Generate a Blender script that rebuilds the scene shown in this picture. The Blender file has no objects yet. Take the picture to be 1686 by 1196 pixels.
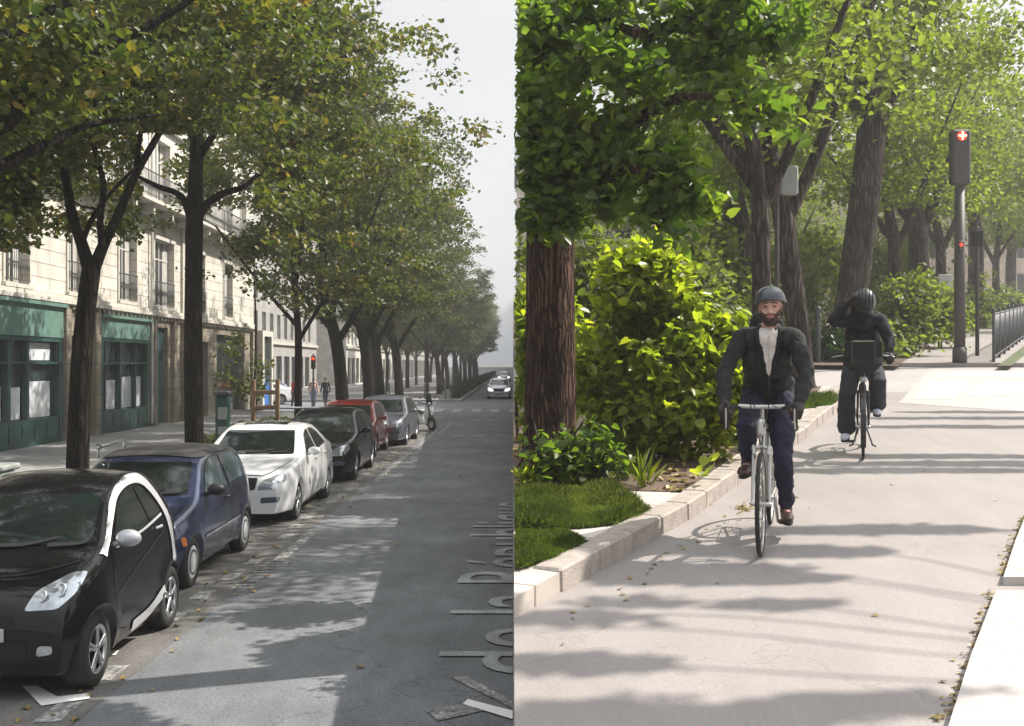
import bpy, bmesh, math, random
import numpy as np
from mathutils import Vector, Matrix, noise as mnoise
from mathutils.bvhtree import BVHTree
R = math.radians
PI = math.pi
scene = bpy.context.scene
col = scene.collection
random.seed(7)
F = 1770.0            # focal length of the 1686 px wide photograph, in pixels
CH = 2.5              # camera height over the avenue
# the planted path on the right climbs gently: z = SA + SB*y
SA, SB = 0.78, 0.0678
def gz(y): return SA + SB * y
def GL(x, y, z=0.0):                  # point of the level avenue seen at photo pixel x, y
    Y = (CH - z) * F / (y - 600.0)
    return ((x - 845) / F * Y, Y)
def GR(x, y, h=0.0):                  # the same for the climbing path
    Y = (CH - SA - h) * F / (y - 600 + SB * F)
    return ((x - 845) / F * Y, Y)
def XP(px, Y): return (px - 845) / F * Y
def ZP(py, Y): return CH + (600 - py) / F * Y

# ------------------------------------------------------------ materials
MATS = {}
def nodes(m):
    m.use_nodes = True
    nt = m.node_tree
    return nt, nt.nodes, nt.links, nt.nodes['Principled BSDF']
def pm(name, c, rough=.6, var=.18, scale=6., bump=.0, bscale=40., metal=0., coat=0., stretch=(1, 1, 1), c2=None, detail=6, spec=.5):
    m = bpy.data.materials.new(name); MATS[name] = m
    nt, N, L, b = nodes(m)
    tc = N.new('ShaderNodeTexCoord'); mp = N.new('ShaderNodeMapping')
    mp.inputs['Scale'].default_value = stretch
    L.new(tc.outputs['Object'], mp.inputs[0])
    nz = N.new('ShaderNodeTexNoise'); nz.inputs['Scale'].default_value = scale; nz.inputs['Detail'].default_value = detail
    nz.inputs['Roughness'].default_value = .65
    L.new(mp.outputs[0], nz.inputs['Vector'])
    rp = N.new('ShaderNodeValToRGB')
    if c2 is None:
        a = [max(0, x * (1 - var)) for x in c]; d = [min(1, x * (1 + var)) for x in c]
    else: a, d = c, c2
    rp.color_ramp.elements[0].position = .3; rp.color_ramp.elements[1].position = .7
    rp.color_ramp.elements[0].color = (*a, 1); rp.color_ramp.elements[1].color = (*d, 1)
    L.new(nz.outputs['Fac'], rp.inputs[0]); L.new(rp.outputs[0], b.inputs['Base Color'])
    b.inputs['Roughness'].default_value = rough; b.inputs['Metallic'].default_value = metal
    b.inputs['Coat Weight'].default_value = coat; b.inputs['Coat Roughness'].default_value = .04
    b.inputs['Specular IOR Level'].default_value = spec
    if bump:
        n2 = N.new('ShaderNodeTexNoise'); n2.inputs['Scale'].default_value = bscale; n2.inputs['Detail'].default_value = 4
        L.new(mp.outputs[0], n2.inputs['Vector'])
        bp = N.new('ShaderNodeBump'); bp.inputs['Strength'].default_value = bump; bp.inputs['Distance'].default_value = .02
        L.new(n2.outputs['Fac'], bp.inputs['Height']); L.new(bp.outputs[0], b.inputs['Normal'])
    return m

def ground_mat(name, base, speck, patch, sscale=220., pscale=.6, rough=.85, cracks=.0, lo=.75, hi=1.2):
    """aggregate speckle x broad patches (+ thin cracks)"""
    m = bpy.data.materials.new(name); MATS[name] = m
    nt, N, L, b = nodes(m)
    tc = N.new('ShaderNodeTexCoord')
    def mul(a, f0, f1, fac_out):
        rp = N.new('ShaderNodeMapRange'); rp.inputs['From Min'].default_value = .3; rp.inputs['From Max'].default_value = .7
        rp.inputs['To Min'].default_value = f0; rp.inputs['To Max'].default_value = f1
        L.new(fac_out, rp.inputs['Value'])
        mx = N.new('ShaderNodeVectorMath'); mx.operation = 'SCALE'
        L.new(a, mx.inputs[0]); L.new(rp.outputs[0], mx.inputs['Scale']); return mx.outputs[0]
    rgb = N.new('ShaderNodeRGB'); rgb.outputs[0].default_value = (*base, 1)
    def noise(s, d=4, st=(1, 1, 1)):
        mp = N.new('ShaderNodeMapping'); mp.inputs['Scale'].default_value = st; L.new(tc.outputs['Object'], mp.inputs[0])
        n = N.new('ShaderNodeTexNoise'); n.inputs['Scale'].default_value = s; n.inputs['Detail'].default_value = d
        L.new(mp.outputs[0], n.inputs['Vector']); return n.outputs['Fac']
    o = mul(rgb.outputs[0], 1 - speck, 1 + speck, noise(sscale * .35, 3))
    o = mul(o, lo, hi, noise(pscale, 5))
    o = mul(o, 1 - patch, 1 + patch, noise(pscale * 7, 6, (1, .35, 1)))
    if cracks:
        v = N.new('ShaderNodeTexVoronoi'); v.feature = 'DISTANCE_TO_EDGE'; v.inputs['Scale'].default_value = .35
        nn = N.new('ShaderNodeTexNoise'); nn.inputs['Scale'].default_value = 3; L.new(tc.outputs['Object'], nn.inputs['Vector'])
        av = N.new('ShaderNodeVectorMath'); av.operation = 'ADD'; L.new(tc.outputs['Object'], av.inputs[0]); L.new(nn.outputs['Color'], av.inputs[1])
        L.new(av.outputs[0], v.inputs['Vector'])
        rp = N.new('ShaderNodeMapRange'); rp.inputs['From Max'].default_value = .008; rp.inputs['To Min'].default_value = 1 - cracks; rp.inputs['To Max'].default_value = 1
        L.new(v.outputs['Distance'], rp.inputs['Value'])
        mx = N.new('ShaderNodeVectorMath'); mx.operation = 'SCALE'; L.new(o, mx.inputs[0]); L.new(rp.outputs[0], mx.inputs['Scale']); o = mx.outputs[0]
    L.new(o, b.inputs['Base Color']); b.inputs['Roughness'].default_value = rough
    bp = N.new('ShaderNodeBump'); bp.inputs['Strength'].default_value = .5; bp.inputs['Distance'].default_value = .006
    L.new(noise(sscale * .4, 3), bp.inputs['Height']); L.new(bp.outputs[0], b.inputs['Normal'])
    return m

def brick_mat(name, c1, c2, mortar, w, h, ms=.012, rot=None, rough=.8, off=.5, swz=None, bumps=.5):
    """coursed stone or slabs; swz picks which object axes become u, v"""
    m = bpy.data.materials.new(name); MATS[name] = m
    nt, N, L, b = nodes(m)
    tc = N.new('ShaderNodeTexCoord'); sp = N.new('ShaderNodeSeparateXYZ'); cb = N.new('ShaderNodeCombineXYZ')
    L.new(tc.outputs['Object'], sp.inputs[0])
    sw = swz or 'YZ'
    L.new(sp.outputs[sw[0]], cb.inputs['X']); L.new(sp.outputs[sw[1]], cb.inputs['Y'])
    mp = N.new('ShaderNodeMapping'); L.new(cb.outputs[0], mp.inputs[0])
    if rot: mp.inputs['Rotation'].default_value = (0, 0, rot)
    br = N.new('ShaderNodeTexBrick'); br.inputs['Scale'].default_value = 1
    br.inputs['Color1'].default_value = (*c1, 1); br.inputs['Color2'].default_value = (*c2, 1); br.inputs['Mortar'].default_value = (*mortar, 1)
    br.inputs['Mortar Size'].default_value = ms; br.inputs['Brick Width'].default_value = w; br.inputs['Row Height'].default_value = h
    br.offset = off; br.inputs['Mortar Smooth'].default_value = .2
    L.new(mp.outputs[0], br.inputs['Vector'])
    nz = N.new('ShaderNodeTexNoise'); nz.inputs['Scale'].default_value = 1.3; nz.inputs['Detail'].default_value = 8
    L.new(tc.outputs['Object'], nz.inputs['Vector'])
    rp = N.new('ShaderNodeMapRange'); rp.inputs['From Min'].default_value = .3; rp.inputs['From Max'].default_value = .7
    rp.inputs['To Min'].default_value = .72; rp.inputs['To Max'].default_value = 1.12
    L.new(nz.outputs['Fac'], rp.inputs['Value'])
    mx = N.new('ShaderNodeVectorMath'); mx.operation = 'SCALE'; L.new(br.outputs['Color'], mx.inputs[0]); L.new(rp.outputs[0], mx.inputs['Scale'])
    L.new(mx.outputs[0], b.inputs['Base Color']); b.inputs['Roughness'].default_value = rough
    bp = N.new('ShaderNodeBump'); bp.inputs['Strength'].default_value = bumps; bp.inputs['Distance'].default_value = .01; bp.invert = True
    L.new(br.outputs['Fac'], bp.inputs['Height']); L.new(bp.outputs[0], b.inputs['Normal'])
    return m

def leaf_mat(name, stops, trans=.4, rough=.45, tcol=1.5, blotch=.5):
    """stops: (position, colour) picked per leaf"""
    m = bpy.data.materials.new(name); MATS[name] = m
    nt, N, L, b = nodes(m)
    g = N.new('ShaderNodeNewGeometry')
    rp = N.new('ShaderNodeValToRGB'); e = rp.color_ramp.elements
    while len(e) < len(stops): e.new(.5)
    for el, (p, c) in zip(e, stops): el.position = p; el.color = (*c, 1)
    tcn = N.new('ShaderNodeTexCoord'); nzn = N.new('ShaderNodeTexNoise'); nzn.inputs['Scale'].default_value = 1.1; nzn.inputs['Detail'].default_value = 4; nzn.inputs['Roughness'].default_value = .6
    L.new(tcn.outputs['Object'], nzn.inputs['Vector'])
    mrn = N.new('ShaderNodeMapRange'); mrn.inputs['From Min'].default_value = .32; mrn.inputs['From Max'].default_value = .68; L.new(nzn.outputs['Fac'], mrn.inputs['Value'])
    mxn = N.new('ShaderNodeMix'); mxn.inputs[0].default_value = blotch; L.new(g.outputs['Random Per Island'], mxn.inputs[2]); L.new(mrn.outputs[0], mxn.inputs[3])
    L.new(mxn.outputs[0], rp.inputs[0])      # whole boughs turn lighter or browner together
    L.new(rp.outputs[0], b.inputs['Base Color']); b.inputs['Roughness'].default_value = rough
    b.inputs['Specular IOR Level'].default_value = .4
    tr = N.new('ShaderNodeBsdfTranslucent')
    sc = N.new('ShaderNodeVectorMath'); sc.operation = 'MULTIPLY'; sc.inputs[1].default_value = (tcol * 1.0, tcol * 1.15, tcol * .35)
    L.new(rp.outputs[0], sc.inputs[0]); L.new(sc.outputs[0], tr.inputs['Color'])
    mx = N.new('ShaderNodeMixShader'); mx.inputs[0].default_value = trans
    L.new(b.outputs[0], mx.inputs[1]); L.new(tr.outputs[0], mx.inputs[2])
    L.new(mx.outputs[0], N['Material Output'].inputs['Surface'])
    return m

def bark_mat(name, c1, c2, sc=14., st=(1, 1, .12), bump=.9):
    m = bpy.data.materials.new(name); MATS[name] = m
    nt, N, L, b = nodes(m); tc = N.new('ShaderNodeTexCoord')
    def nz(scale, stretch, d=6):
        mp = N.new('ShaderNodeMapping'); mp.inputs['Scale'].default_value = stretch; L.new(tc.outputs['Object'], mp.inputs[0])
        n = N.new('ShaderNodeTexNoise'); n.inputs['Scale'].default_value = scale; n.inputs['Detail'].default_value = d; L.new(mp.outputs[0], n.inputs['Vector']); return n
    n1 = nz(6, (1, 1, .5)); mp = N.new('ShaderNodeMapping'); mp.inputs['Scale'].default_value = st; L.new(tc.outputs['Object'], mp.inputs[0])
    ad = N.new('ShaderNodeVectorMath'); ad.operation = 'MULTIPLY_ADD'; L.new(n1.outputs['Color'], ad.inputs[0]); ad.inputs[1].default_value = (.10, .10, .05); L.new(mp.outputs[0], ad.inputs[2])
    v = N.new('ShaderNodeTexVoronoi'); v.feature = 'DISTANCE_TO_EDGE'; v.inputs['Scale'].default_value = sc; L.new(ad.outputs[0], v.inputs['Vector'])
    mr = N.new('ShaderNodeMapRange'); mr.inputs['From Max'].default_value = .28; L.new(v.outputs['Distance'], mr.inputs['Value'])
    rp = N.new('ShaderNodeValToRGB'); rp.color_ramp.elements[0].color = (*[k * .6 for k in c1], 1); rp.color_ramp.elements[1].color = (*c2, 1); L.new(mr.outputs[0], rp.inputs[0])
    n2 = nz(2.2, (1, 1, .6), 8); m2 = N.new('ShaderNodeMapRange'); m2.inputs['From Min'].default_value = .3; m2.inputs['From Max'].default_value = .7; m2.inputs['To Min'].default_value = .55; m2.inputs['To Max'].default_value = 1.45; L.new(n2.outputs['Fac'], m2.inputs['Value'])
    sc_ = N.new('ShaderNodeVectorMath'); sc_.operation = 'SCALE'; L.new(rp.outputs[0], sc_.inputs[0]); L.new(m2.outputs[0], sc_.inputs['Scale']); L.new(sc_.outputs[0], b.inputs['Base Color'])
    b.inputs['Roughness'].default_value = .95; b.inputs['Specular IOR Level'].default_value = .15
    bp = N.new('ShaderNodeBump'); bp.inputs['Strength'].default_value = bump; bp.inputs['Distance'].default_value = .03; L.new(mr.outputs[0], bp.inputs['Height']); L.new(bp.outputs[0], b.inputs['Normal'])
    return m
def emit_mat(name, c, s):
    m = bpy.data.materials.new(name); MATS[name] = m
    nt, N, L, b = nodes(m); b.inputs['Base Color'].default_value = (*c, 1)
    b.inputs['Emission Color'].default_value = (*c, 1); b.inputs['Emission Strength'].default_value = s; return m

def glass_mat(name, c, rough=.03, spec=.8):
    m = pm(name, c, rough, var=.3, scale=1.2, spec=spec); return m

ground_mat('asphalt', (.142, .149, .157), .4, .14, cracks=.35, lo=.8, hi=1.22)
ground_mat('parking_asphalt', (.135, .128, .12), .4, .18, cracks=.3)
ground_mat('path_asphalt', (.262, .236, .224), .10, .06, cracks=.12, lo=.9, hi=1.08)
ground_mat('cross_asphalt', (.33, .305, .295), .10, .06, lo=.9, hi=1.08)
ground_mat('pale_concrete', (.45, .41, .385), .06, .05, lo=.92, hi=1.06)
ground_mat('pale_band', (.38, .35, .33), .08, .05, lo=.92, hi=1.06)
ground_mat('earth', (.10, .065, .045), .4, .3)
ground_mat('meadow', (.07, .09, .03), .4, .3)
ground_mat('sidewalk_mat', (.22, .215, .21), .25, .12, cracks=.2)
ground_mat('far_ground', (.16, .15, .14), .25, .12)
ground_mat('worn_paint', (.36, .37, .37), .45, .25, sscale=140, lo=.62, hi=1.15)
ground_mat('old_paint', (.27, .265, .25), .6, .45, sscale=90, pscale=3, lo=.6, hi=1.2)
ground_mat('white_paint', (.80, .79, .76), .08, .05, lo=.92, hi=1.05)
brick_mat('facade_stone', (.62, .59, .52), (.57, .54, .47), (.32, .29, .25), 1.6, .42, .018)
brick_mat('facade_plain', (.60, .58, .53), (.57, .55, .50), (.38, .35, .31), 1.1, .38, .008)
brick_mat('grey_facade', (.36, .35, .33), (.34, .33, .31), (.27, .25, .24), 1.2, .4, .01)
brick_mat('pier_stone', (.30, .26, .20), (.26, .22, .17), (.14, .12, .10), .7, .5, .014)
brick_mat('warm_facade', (.55, .46, .38), (.52, .43, .36), (.4, .34, .28), 1.2, .4, .01, swz='XZ')
brick_mat('slab_paving', (.52, .46, .41), (.47, .42, .37), (.24, .2, .17), .9, .6, .014, swz='XY', rot=R(24))
brick_mat('retaining_stone', (.32, .30, .27), (.27, .25, .23), (.15, .14, .13), .6, .3, .02)
pm('kerb_stone', (.34, .295, .26), .8, .24, 9, .5, 90)
pm('granite_kerb', (.25, .245, .235), .8, .2, 12, .4, 90)
pm('dark_kerb_face', (.25, .235, .21), .8, .2, 10, .4, 90)
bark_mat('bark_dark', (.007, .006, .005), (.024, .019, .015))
bark_mat('bark_red', (.028, .016, .012), (.115, .066, .048), 30., (1, 1, .07), 1.)
bark_mat('bark_grey', (.030, .024, .021), (.085, .066, .056))
pm('shop_green', (.12, .215, .18), .45, .14, 3)
pm('shop_dark_green', (.025, .075, .068), .4, .2, 3)
pm('door_teal', (.03, .085, .085), .45, .2, 3)
pm('frosted_panel', (.62, .65, .68), .25, .12, 1.2)
glass_mat('shop_glass', (.035, .05, .05), .05)
glass_mat('window_glass', (.05, .055, .06), .06)
pm('curtain', (.42, .40, .37), .8, .15, 4)
pm('white_frame', (.55, .54, .5), .5, .1, 6)
pm('iron', (.05, .055, .06), .5, .3, 20)
pm('zinc', (.17, .18, .2), .45, .2, 2)
pm('stone_trim', (.50, .475, .42), .75, .15, 5, .2)
glass_mat('car_glass', (.012, .018, .016), .07, .8)
glass_mat('pale_glass', (.10, .14, .15), .04, 1.)
pm('tyre', (.018, .018, .018), .8, .3, 30)
pm('underside', (.01, .01, .01), .9, .2, 5)
pm('alloy', (.55, .55, .57), .28, .1, 10, metal=.9)
pm('hubcap', (.55, .56, .58), .35, .1, 10, metal=.3)
pm('chrome', (.75, .76, .78), .12, .05, 5, metal=1.)
pm('lamp_glass', (.42, .45, .48), .08, .35, 14, metal=.55, coat=1.)
pm('red_lens', (.5, .02, .02), .15, .2, 10, coat=1.)
pm('amber_lens', (.55, .18, .05), .2, .2, 10, coat=1.)
pm('black_plastic', (.02, .02, .022), .5, .2, 20)
pm('plate_white', (.42, .42, .44), .4, .1, 6)
pm('seam', (.006, .006, .008), .8, .2, 10)
for n, c in dict(black=(.005, .005, .007), silver_cell=(.66, .67, .70), navy=(.030, .040, .095), white=(.78, .78, .79), gloss_black=(.006, .007, .010),
                 red=(.20, .015, .02), grey=(.16, .17, .21), silver=(.45, .46, .49), blue_grey=(.10, .13, .18), soft_top=(.05, .047, .046)).items():
    pm('paint_' + n, c, .24 if n != 'soft_top' else .75, .07, 1.5, metal=.0 if n in ('white', 'black', 'gloss_black', 'red', 'soft_top') else .35, coat=0 if n == 'soft_top' else (.55 if 'black' in n else 1.), spec=.15 if 'black' in n else .5)
pm('fabric_jacket', (.009, .012, .011), .85, .25, 30, .5, 160)
pm('fabric_lining', (.011, .012, .014), .9, .25, 30, .4, 160)
pm('fabric_navy', (.013, .013, .034), .9, .25, 26, .5, 140)
pm('fabric_black', (.010, .010, .015), .9, .25, 26, .5, 140)
pm('fabric_grey', (.035, .036, .048), .9, .25, 26, .5, 140)
pm('fabric_shirt', (.62, .57, .53), .9, .12, 30, .3, 120)
pm('fabric_pink', (.50, .33, .27), .9, .15, 10)
pm('fabric_red', (.42, .02, .02), .9, .15, 10)
pm('fabric_jeans', (.12, .17, .27), .9, .15, 10)
pm('leather_brown', (.05, .022, .018), .4, .3, 14)
pm('sneaker', (.6, .62, .7), .6, .12, 10)
pm('glove', (.022, .014, .014), .7, .25, 20)
pm('skin', (.47, .27, .195), .55, .12, 9)
pm('beard_hair', (.045, .028, .022), .9, .3, 60, .6, 200)
pm('hair_dark', (.014, .011, .010), .7, .3, 50, .6, 160)
pm('lips', (.30, .12, .10), .5, .1, 9)
pm('eye_dark', (.03, .02, .018), .25, .1, 9)
pm('helmet_shell', (.028, .034, .045), .35, .12, 12, coat=.6)
pm('helmet_black', (.012, .012, .018), .35, .2, 12, coat=.4)
pm('bike_silver', (.48, .47, .45), .3, .1, 12, metal=.8)
pm('bike_black', (.015, .015, .017), .35, .2, 12)
pm('rubber', (.02, .019, .018), .8, .2, 30)
pm('bag_black', (.015, .016, .016), .8, .3, 20, .4, 60)
pm('reflective_lime', (.13, .17, .03), .5, .1, 12)
pm('wood', (.22, .14, .08), .8, .25, 7, .4, 40, stretch=(1, 1, .2))
pm('signal_grey', (.05, .042, .042), .6, .15, 6)
pm('post_green', (.012, .055, .045), .45, .2, 8)
pm('box_grey', (.28, .30, .28), .6, .12, 6)
pm('sign_blue', (.03, .14, .42), .5, .1, 6)
pm('poster', (.45, .44, .42), .7, .2, 18)
emit_mat('red_lamp', (1., .04, .02), 1.1)
emit_mat('pale_lamp', (1., .42, .3), 1.6)
emit_mat('car_lamp', (1., .96, .9), 1.5)
leaf_mat('leaf_autumn', [(0, (.030, .050, .018)), (.32, (.052, .076, .022)), (.52, (.085, .102, .028)), (.72, (.14, .130, .034)), (.88, (.21, .145, .04)), (1., (.20, .095, .045))], .42)
leaf_mat('leaf_autumn_far', [(0, (.025, .044, .018)), (.35, (.044, .066, .023)), (.62, (.078, .090, .028)), (.85, (.145, .120, .036)), (1., (.18, .095, .045))], .42)
leaf_mat('leaf_linden', [(0, (.030, .052, .012)), (.5, (.06, .090, .018)), (1., (.14, .16, .028))], .55, .33, 2.8)
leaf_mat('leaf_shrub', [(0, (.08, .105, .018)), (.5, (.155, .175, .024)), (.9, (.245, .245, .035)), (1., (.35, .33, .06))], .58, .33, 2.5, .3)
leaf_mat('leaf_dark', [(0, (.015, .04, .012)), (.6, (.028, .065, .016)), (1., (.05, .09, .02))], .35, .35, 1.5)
leaf_mat('leaf_right_far', [(0, (.040, .055, .014)), (.5, (.085, .105, .025)), (1., (.17, .18, .045))], .52, .5, 2.4)
leaf_mat('grass_blade', [(0, (.045, .07, .02)), (.6, (.085, .115, .032)), (1., (.19, .18, .07))], .5, .5, 2.0, .35)
leaf_mat('fallen', [(0, (.20, .13, .05)), (.5, (.32, .24, .08)), (1., (.13, .07, .04))], .1)

# ------------------------------------------------------------ mesh helpers
def tag(o, label=None, cat=None, group=None, kind=None):
    if label: o['label'] = label
    if cat: o['category'] = cat
    if group: o['group'] = group
    if kind: o['kind'] = kind
    return o
def empty(name, loc=(0, 0, 0), rz=0.):
    o = bpy.data.objects.new(name, None); col.objects.link(o); o.location = loc; o.rotation_euler = (0, 0, rz)
    o.empty_display_size = .2
    return o
def copy_tree(o, parent=None):
    c = o.copy(); col.objects.link(c)
    if parent is not None:
        c.parent = parent; c.matrix_parent_inverse = o.matrix_parent_inverse.copy()
    for ch in [x for x in bpy.data.objects if x.parent == o and x.name != c.name]: copy_tree(ch, c)
    return c
class MB:
    def __init__(s): s.v = []; s.f = []; s.sm = []
    def add(s, vs, fs, smooth=True):
        n = len(s.v); s.v += [tuple(p) for p in vs]; s.f += [tuple(i + n for i in f) for f in fs]; s.sm += [smooth] * len(fs); return s
    def box(s, x0, y0, z0, x1, y1, z1, M=None):
        vs = [Vector((x, y, z)) for z in (z0, z1) for y in (y0, y1) for x in (x0, x1)]
        if M is not None: vs = [M @ v for v in vs]
        return s.add(vs, [(0, 2, 3, 1), (4, 5, 7, 6), (0, 1, 5, 4), (2, 6, 7, 3), (0, 4, 6, 2), (1, 3, 7, 5)], False)
    def bbox(s, c, d, M=None, bev=.0):
        """bevelled box: centre, full sizes"""
        x, y, z = [k / 2 for k in d]; b = min(bev, x * .9, y * .9, z * .9)
        if b <= 0: return s.box(c[0] - x, c[1] - y, c[2] - z, c[0] + x, c[1] + y, c[2] + z, M)
        vs = []; fs = []
        rings = [(-z, b), (-z + b, 0), (z - b, 0), (z, b)]
        for zz, ins in rings:
            X, Y = x - ins, y - ins; k = b * .9
            for (px, py) in ((X - k, -Y), (X, -Y + k), (X, Y - k), (X - k, Y), (-X + k, Y), (-X, Y - k), (-X, -Y + k), (-X + k, -Y)):
                v = Vector((c[0] + px, c[1] + py, c[2] + zz)); vs.append(M @ v if M is not None else v)
        for r in range(3):
            for i in range(8): fs.append((r * 8 + i, r * 8 + (i + 1) % 8, r * 8 + 8 + (i + 1) % 8, r * 8 + 8 + i))
        fs.append(tuple(range(7, -1, -1))); fs.append(tuple(range(24, 32)))
        return s.add(vs, fs, False)
    def tube(s, pts, rad, n=8, cap=True, smooth=True, ry=None):
        """tube along points; rad number or list; round ends when cap"""
        P = [Vector(p) for p in pts]
        if not hasattr(rad, '__len__'): rad = [rad] * len(P)
        rings = []; up = None
        for i, p in enumerate(P):
            t = (P[min(i + 1, len(P) - 1)] - P[max(i - 1, 0)])
            if t.length < 1e-9: t = Vector((0, 0, 1))
            t.normalize()
            if up is None:
                up = Vector((0, 0, 1)) if abs(t.z) < .9 else Vector((0, 1, 0))
            a = t.cross(up)
            if a.length < 1e-4: a = t.cross(Vector((1, 0, 0)))
            a.normalize(); b = a.cross(t).normalized(); up = b
            rings.append((p, t, a, b, rad[i]))
        vs = []; fs = []
        def ring(p, a, b, r, rb): 
            for k in range(n):
                q = 2 * PI * k / n; vs.append(p + a * math.cos(q) * r + b * math.sin(q) * rb)
        seq = []
        if cap:
            p, t, a, b, r = rings[0]
            for q in (75, 45, 20): seq.append((p - t * r * math.sin(R(q)), a, b, r * math.cos(R(q))))
        for p, t, a, b, r in rings: seq.append((p, a, b, r))
        if cap:
            p, t, a, b, r = rings[-1]
            for q in (20, 45, 75): seq.append((p + t * r * math.sin(R(q)), a, b, r * math.cos(R(q))))
        for p, a, b, r in seq: ring(p, a, b, r, r * (ry or 1))
        for i in range(len(seq) - 1):
            for k in range(n): fs.append((i * n + k, i * n + (k + 1) % n, (i + 1) * n + (k + 1) % n, (i + 1) * n + k))
        fs.append(tuple(range(n - 1, -1, -1))); fs.append(tuple(range((len(seq) - 1) * n, len(seq) * n)))
        return s.add(vs, fs, smooth)
    def ell(s, c, r, n=16, m=10, M=None):
        vs = [Vector((0, 0, -1))]; fs = []
        for j in range(1, m):
            a = -PI / 2 + PI * j / m
            for k in range(n): vs.append(Vector((math.cos(a) * math.cos(2 * PI * k / n), math.cos(a) * math.sin(2 * PI * k / n), math.sin(a))))
        vs.append(Vector((0, 0, 1)))
        for k in range(n): fs.append((0, 1 + (k + 1) % n, 1 + k))
        for j in range(m - 2):
            for k in range(n): fs.append((1 + j * n + k, 1 + j * n + (k + 1) % n, 1 + (j + 1) * n + (k + 1) % n, 1 + (j + 1) * n + k))
        e = len(vs) - 1
        for k in range(n): fs.append((1 + (m - 2) * n + k, 1 + (m - 2) * n + (k + 1) % n, e))
        M2 = M or Matrix.Identity(3)
        c = Vector(c)
        return s.add([c + M2 @ Vector((v.x * r[0], v.y * r[1], v.z * r[2])) for v in vs], fs)
    def lathe(s, prof, M=None, n=32, smooth=True):
        """profile (r, h) revolved about local X"""
        vs = []; fs = []
        for (r, h) in prof:
            for k in range(n):
                q = 2 * PI * k / n; v = Vector((h, r * math.cos(q), r * math.sin(q))); vs.append(M @ v if M is not None else v)
        for i in range(len(prof) - 1):
            for k in range(n): fs.append((i * n + k, i * n + (k + 1) % n, (i + 1) * n + (k + 1) % n, (i + 1) * n + k))
        return s.add(vs, fs, smooth)
    def prism(s, poly, z0, z1, zf=None):
        """polygon in x,y between z0 and z1 (may be functions of x,y)"""
        n = len(poly); f0 = z0 if callable(z0) else (lambda x, y: z0); f1 = z1 if callable(z1) else (lambda x, y: z1)
        vs = [(x, y, f0(x, y)) for x, y in poly] + [(x, y, f1(x, y)) for x, y in poly]
        fs = [tuple(range(n - 1, -1, -1)), tuple(range(n, 2 * n))] + [(i, (i + 1) % n, n + (i + 1) % n, n + i) for i in range(n)]
        return s.add(vs, fs, False)
    def sheet(s, poly, zf):
        return s.add([(x, y, zf(x, y)) for x, y in poly], [tuple(range(len(poly)))], False)
    def mesh(s, name):
        me = bpy.data.meshes.new(name); me.from_pydata([tuple(v) for v in s.v], [], s.f); me.polygons.foreach_set('use_smooth', s.sm); me.update(); return me
    def build(s, name, mat, parent=None, loc=None, M=None, fix=False):
        me = s.mesh(name)
        if fix:
            bm = bmesh.new(); bm.from_mesh(me); bmesh.ops.recalc_face_normals(bm, faces=bm.faces); bm.to_mesh(me); bm.free()
        me.materials.append(MATS[mat] if isinstance(mat, str) else mat)
        o = bpy.data.objects.new(name, me); col.objects.link(o)
        if parent is not None: o.parent = parent
        if loc is not None: o.location = loc
        if M is not None: o.matrix_basis = M
        return o
def modded(o, mods):
    """apply a list of modifier specs and keep the evaluated mesh"""
    for t, kw in mods:
        md = o.modifiers.new(t, t)
        for k, v in kw.items(): setattr(md, k, v)
    dg = bpy.context.evaluated_depsgraph_get(); dg.update()
    me = bpy.data.meshes.new_from_object(o.evaluated_get(dg)); old = o.data
    mats = [m for m in old.materials]
    o.modifiers.clear(); o.data = me; me.name = old.name
    me.materials.clear()
    for m in mats: me.materials.append(m)
    me.polygons.foreach_set('use_smooth', [True] * len(me.polygons))
    return o
def structure(o): o['kind'] = 'structure'; return o

# ------------------------------------------------------------ foliage
LT = np.array([(0, .06, 0), (.27, -.04, .09), (.47, .27, .13), (.33, .70, .07), (0, 1.12, -.17), (-.33, .70, .07), (-.47, .27, .13), (-.27, -.04, .09)])
def leaf_arrays(c, size, rg, up=.55, droop=.3, narrow=1.):
    n = len(c)
    nrm = rg.normal(size=(n, 3)); nrm[:, 2] = np.abs(nrm[:, 2]) * 1.0 + up; nrm /= np.linalg.norm(nrm, axis=1)[:, None]
    d = rg.normal(size=(n, 3)); d[:, 2] -= droop * 2
    d -= nrm * (d * nrm).sum(1)[:, None]; d /= np.linalg.norm(d, axis=1)[:, None]
    s_ = np.cross(d, nrm)
    sz = size * rg.uniform(.65, 1.25, n)
    t = LT.copy(); t[:, 0] *= narrow
    v = c[:, None, :] + sz[:, None, None] * (t[None, :, 0, None] * s_[:, None, :] + (t[None, :, 1, None] - .5) * d[:, None, :] + t[None, :, 2, None] * nrm[:, None, :])
    return v                                     # n,6,3
def leaf_mesh(name, v):
    n = len(v); nv = v.shape[1]; nl = nv + 2; me = bpy.data.meshes.new(name)
    me.vertices.add(n * nv); me.vertices.foreach_set('co', v.reshape(-1).astype(np.float32))
    base = (np.arange(n) * nv)[:, None]; h = nv // 2
    q = np.concatenate([base + np.arange(h + 1), base + np.array([0] + list(range(h, nv)))], 1).reshape(-1)
    me.loops.add(n * nl); me.loops.foreach_set('vertex_index', q.astype(np.int32))
    me.polygons.add(n * 2); me.polygons.foreach_set('loop_start', (np.arange(n * 2) * (h + 1)).astype(np.int32))
    try: me.polygons.foreach_set('loop_total', np.full(n * 2, h + 1, np.int32))
    except Exception: pass
    me.update(calc_edges=True); me.validate()
    return me
def mesh_obj(name, me, mat, parent=None, loc=None):
    me.materials.clear(); me.materials.append(MATS[mat])
    o = bpy.data.objects.new(name, me); col.objects.link(o)
    if parent is not None: o.parent = parent
    if loc is not None: o.location = loc
    return o
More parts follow.
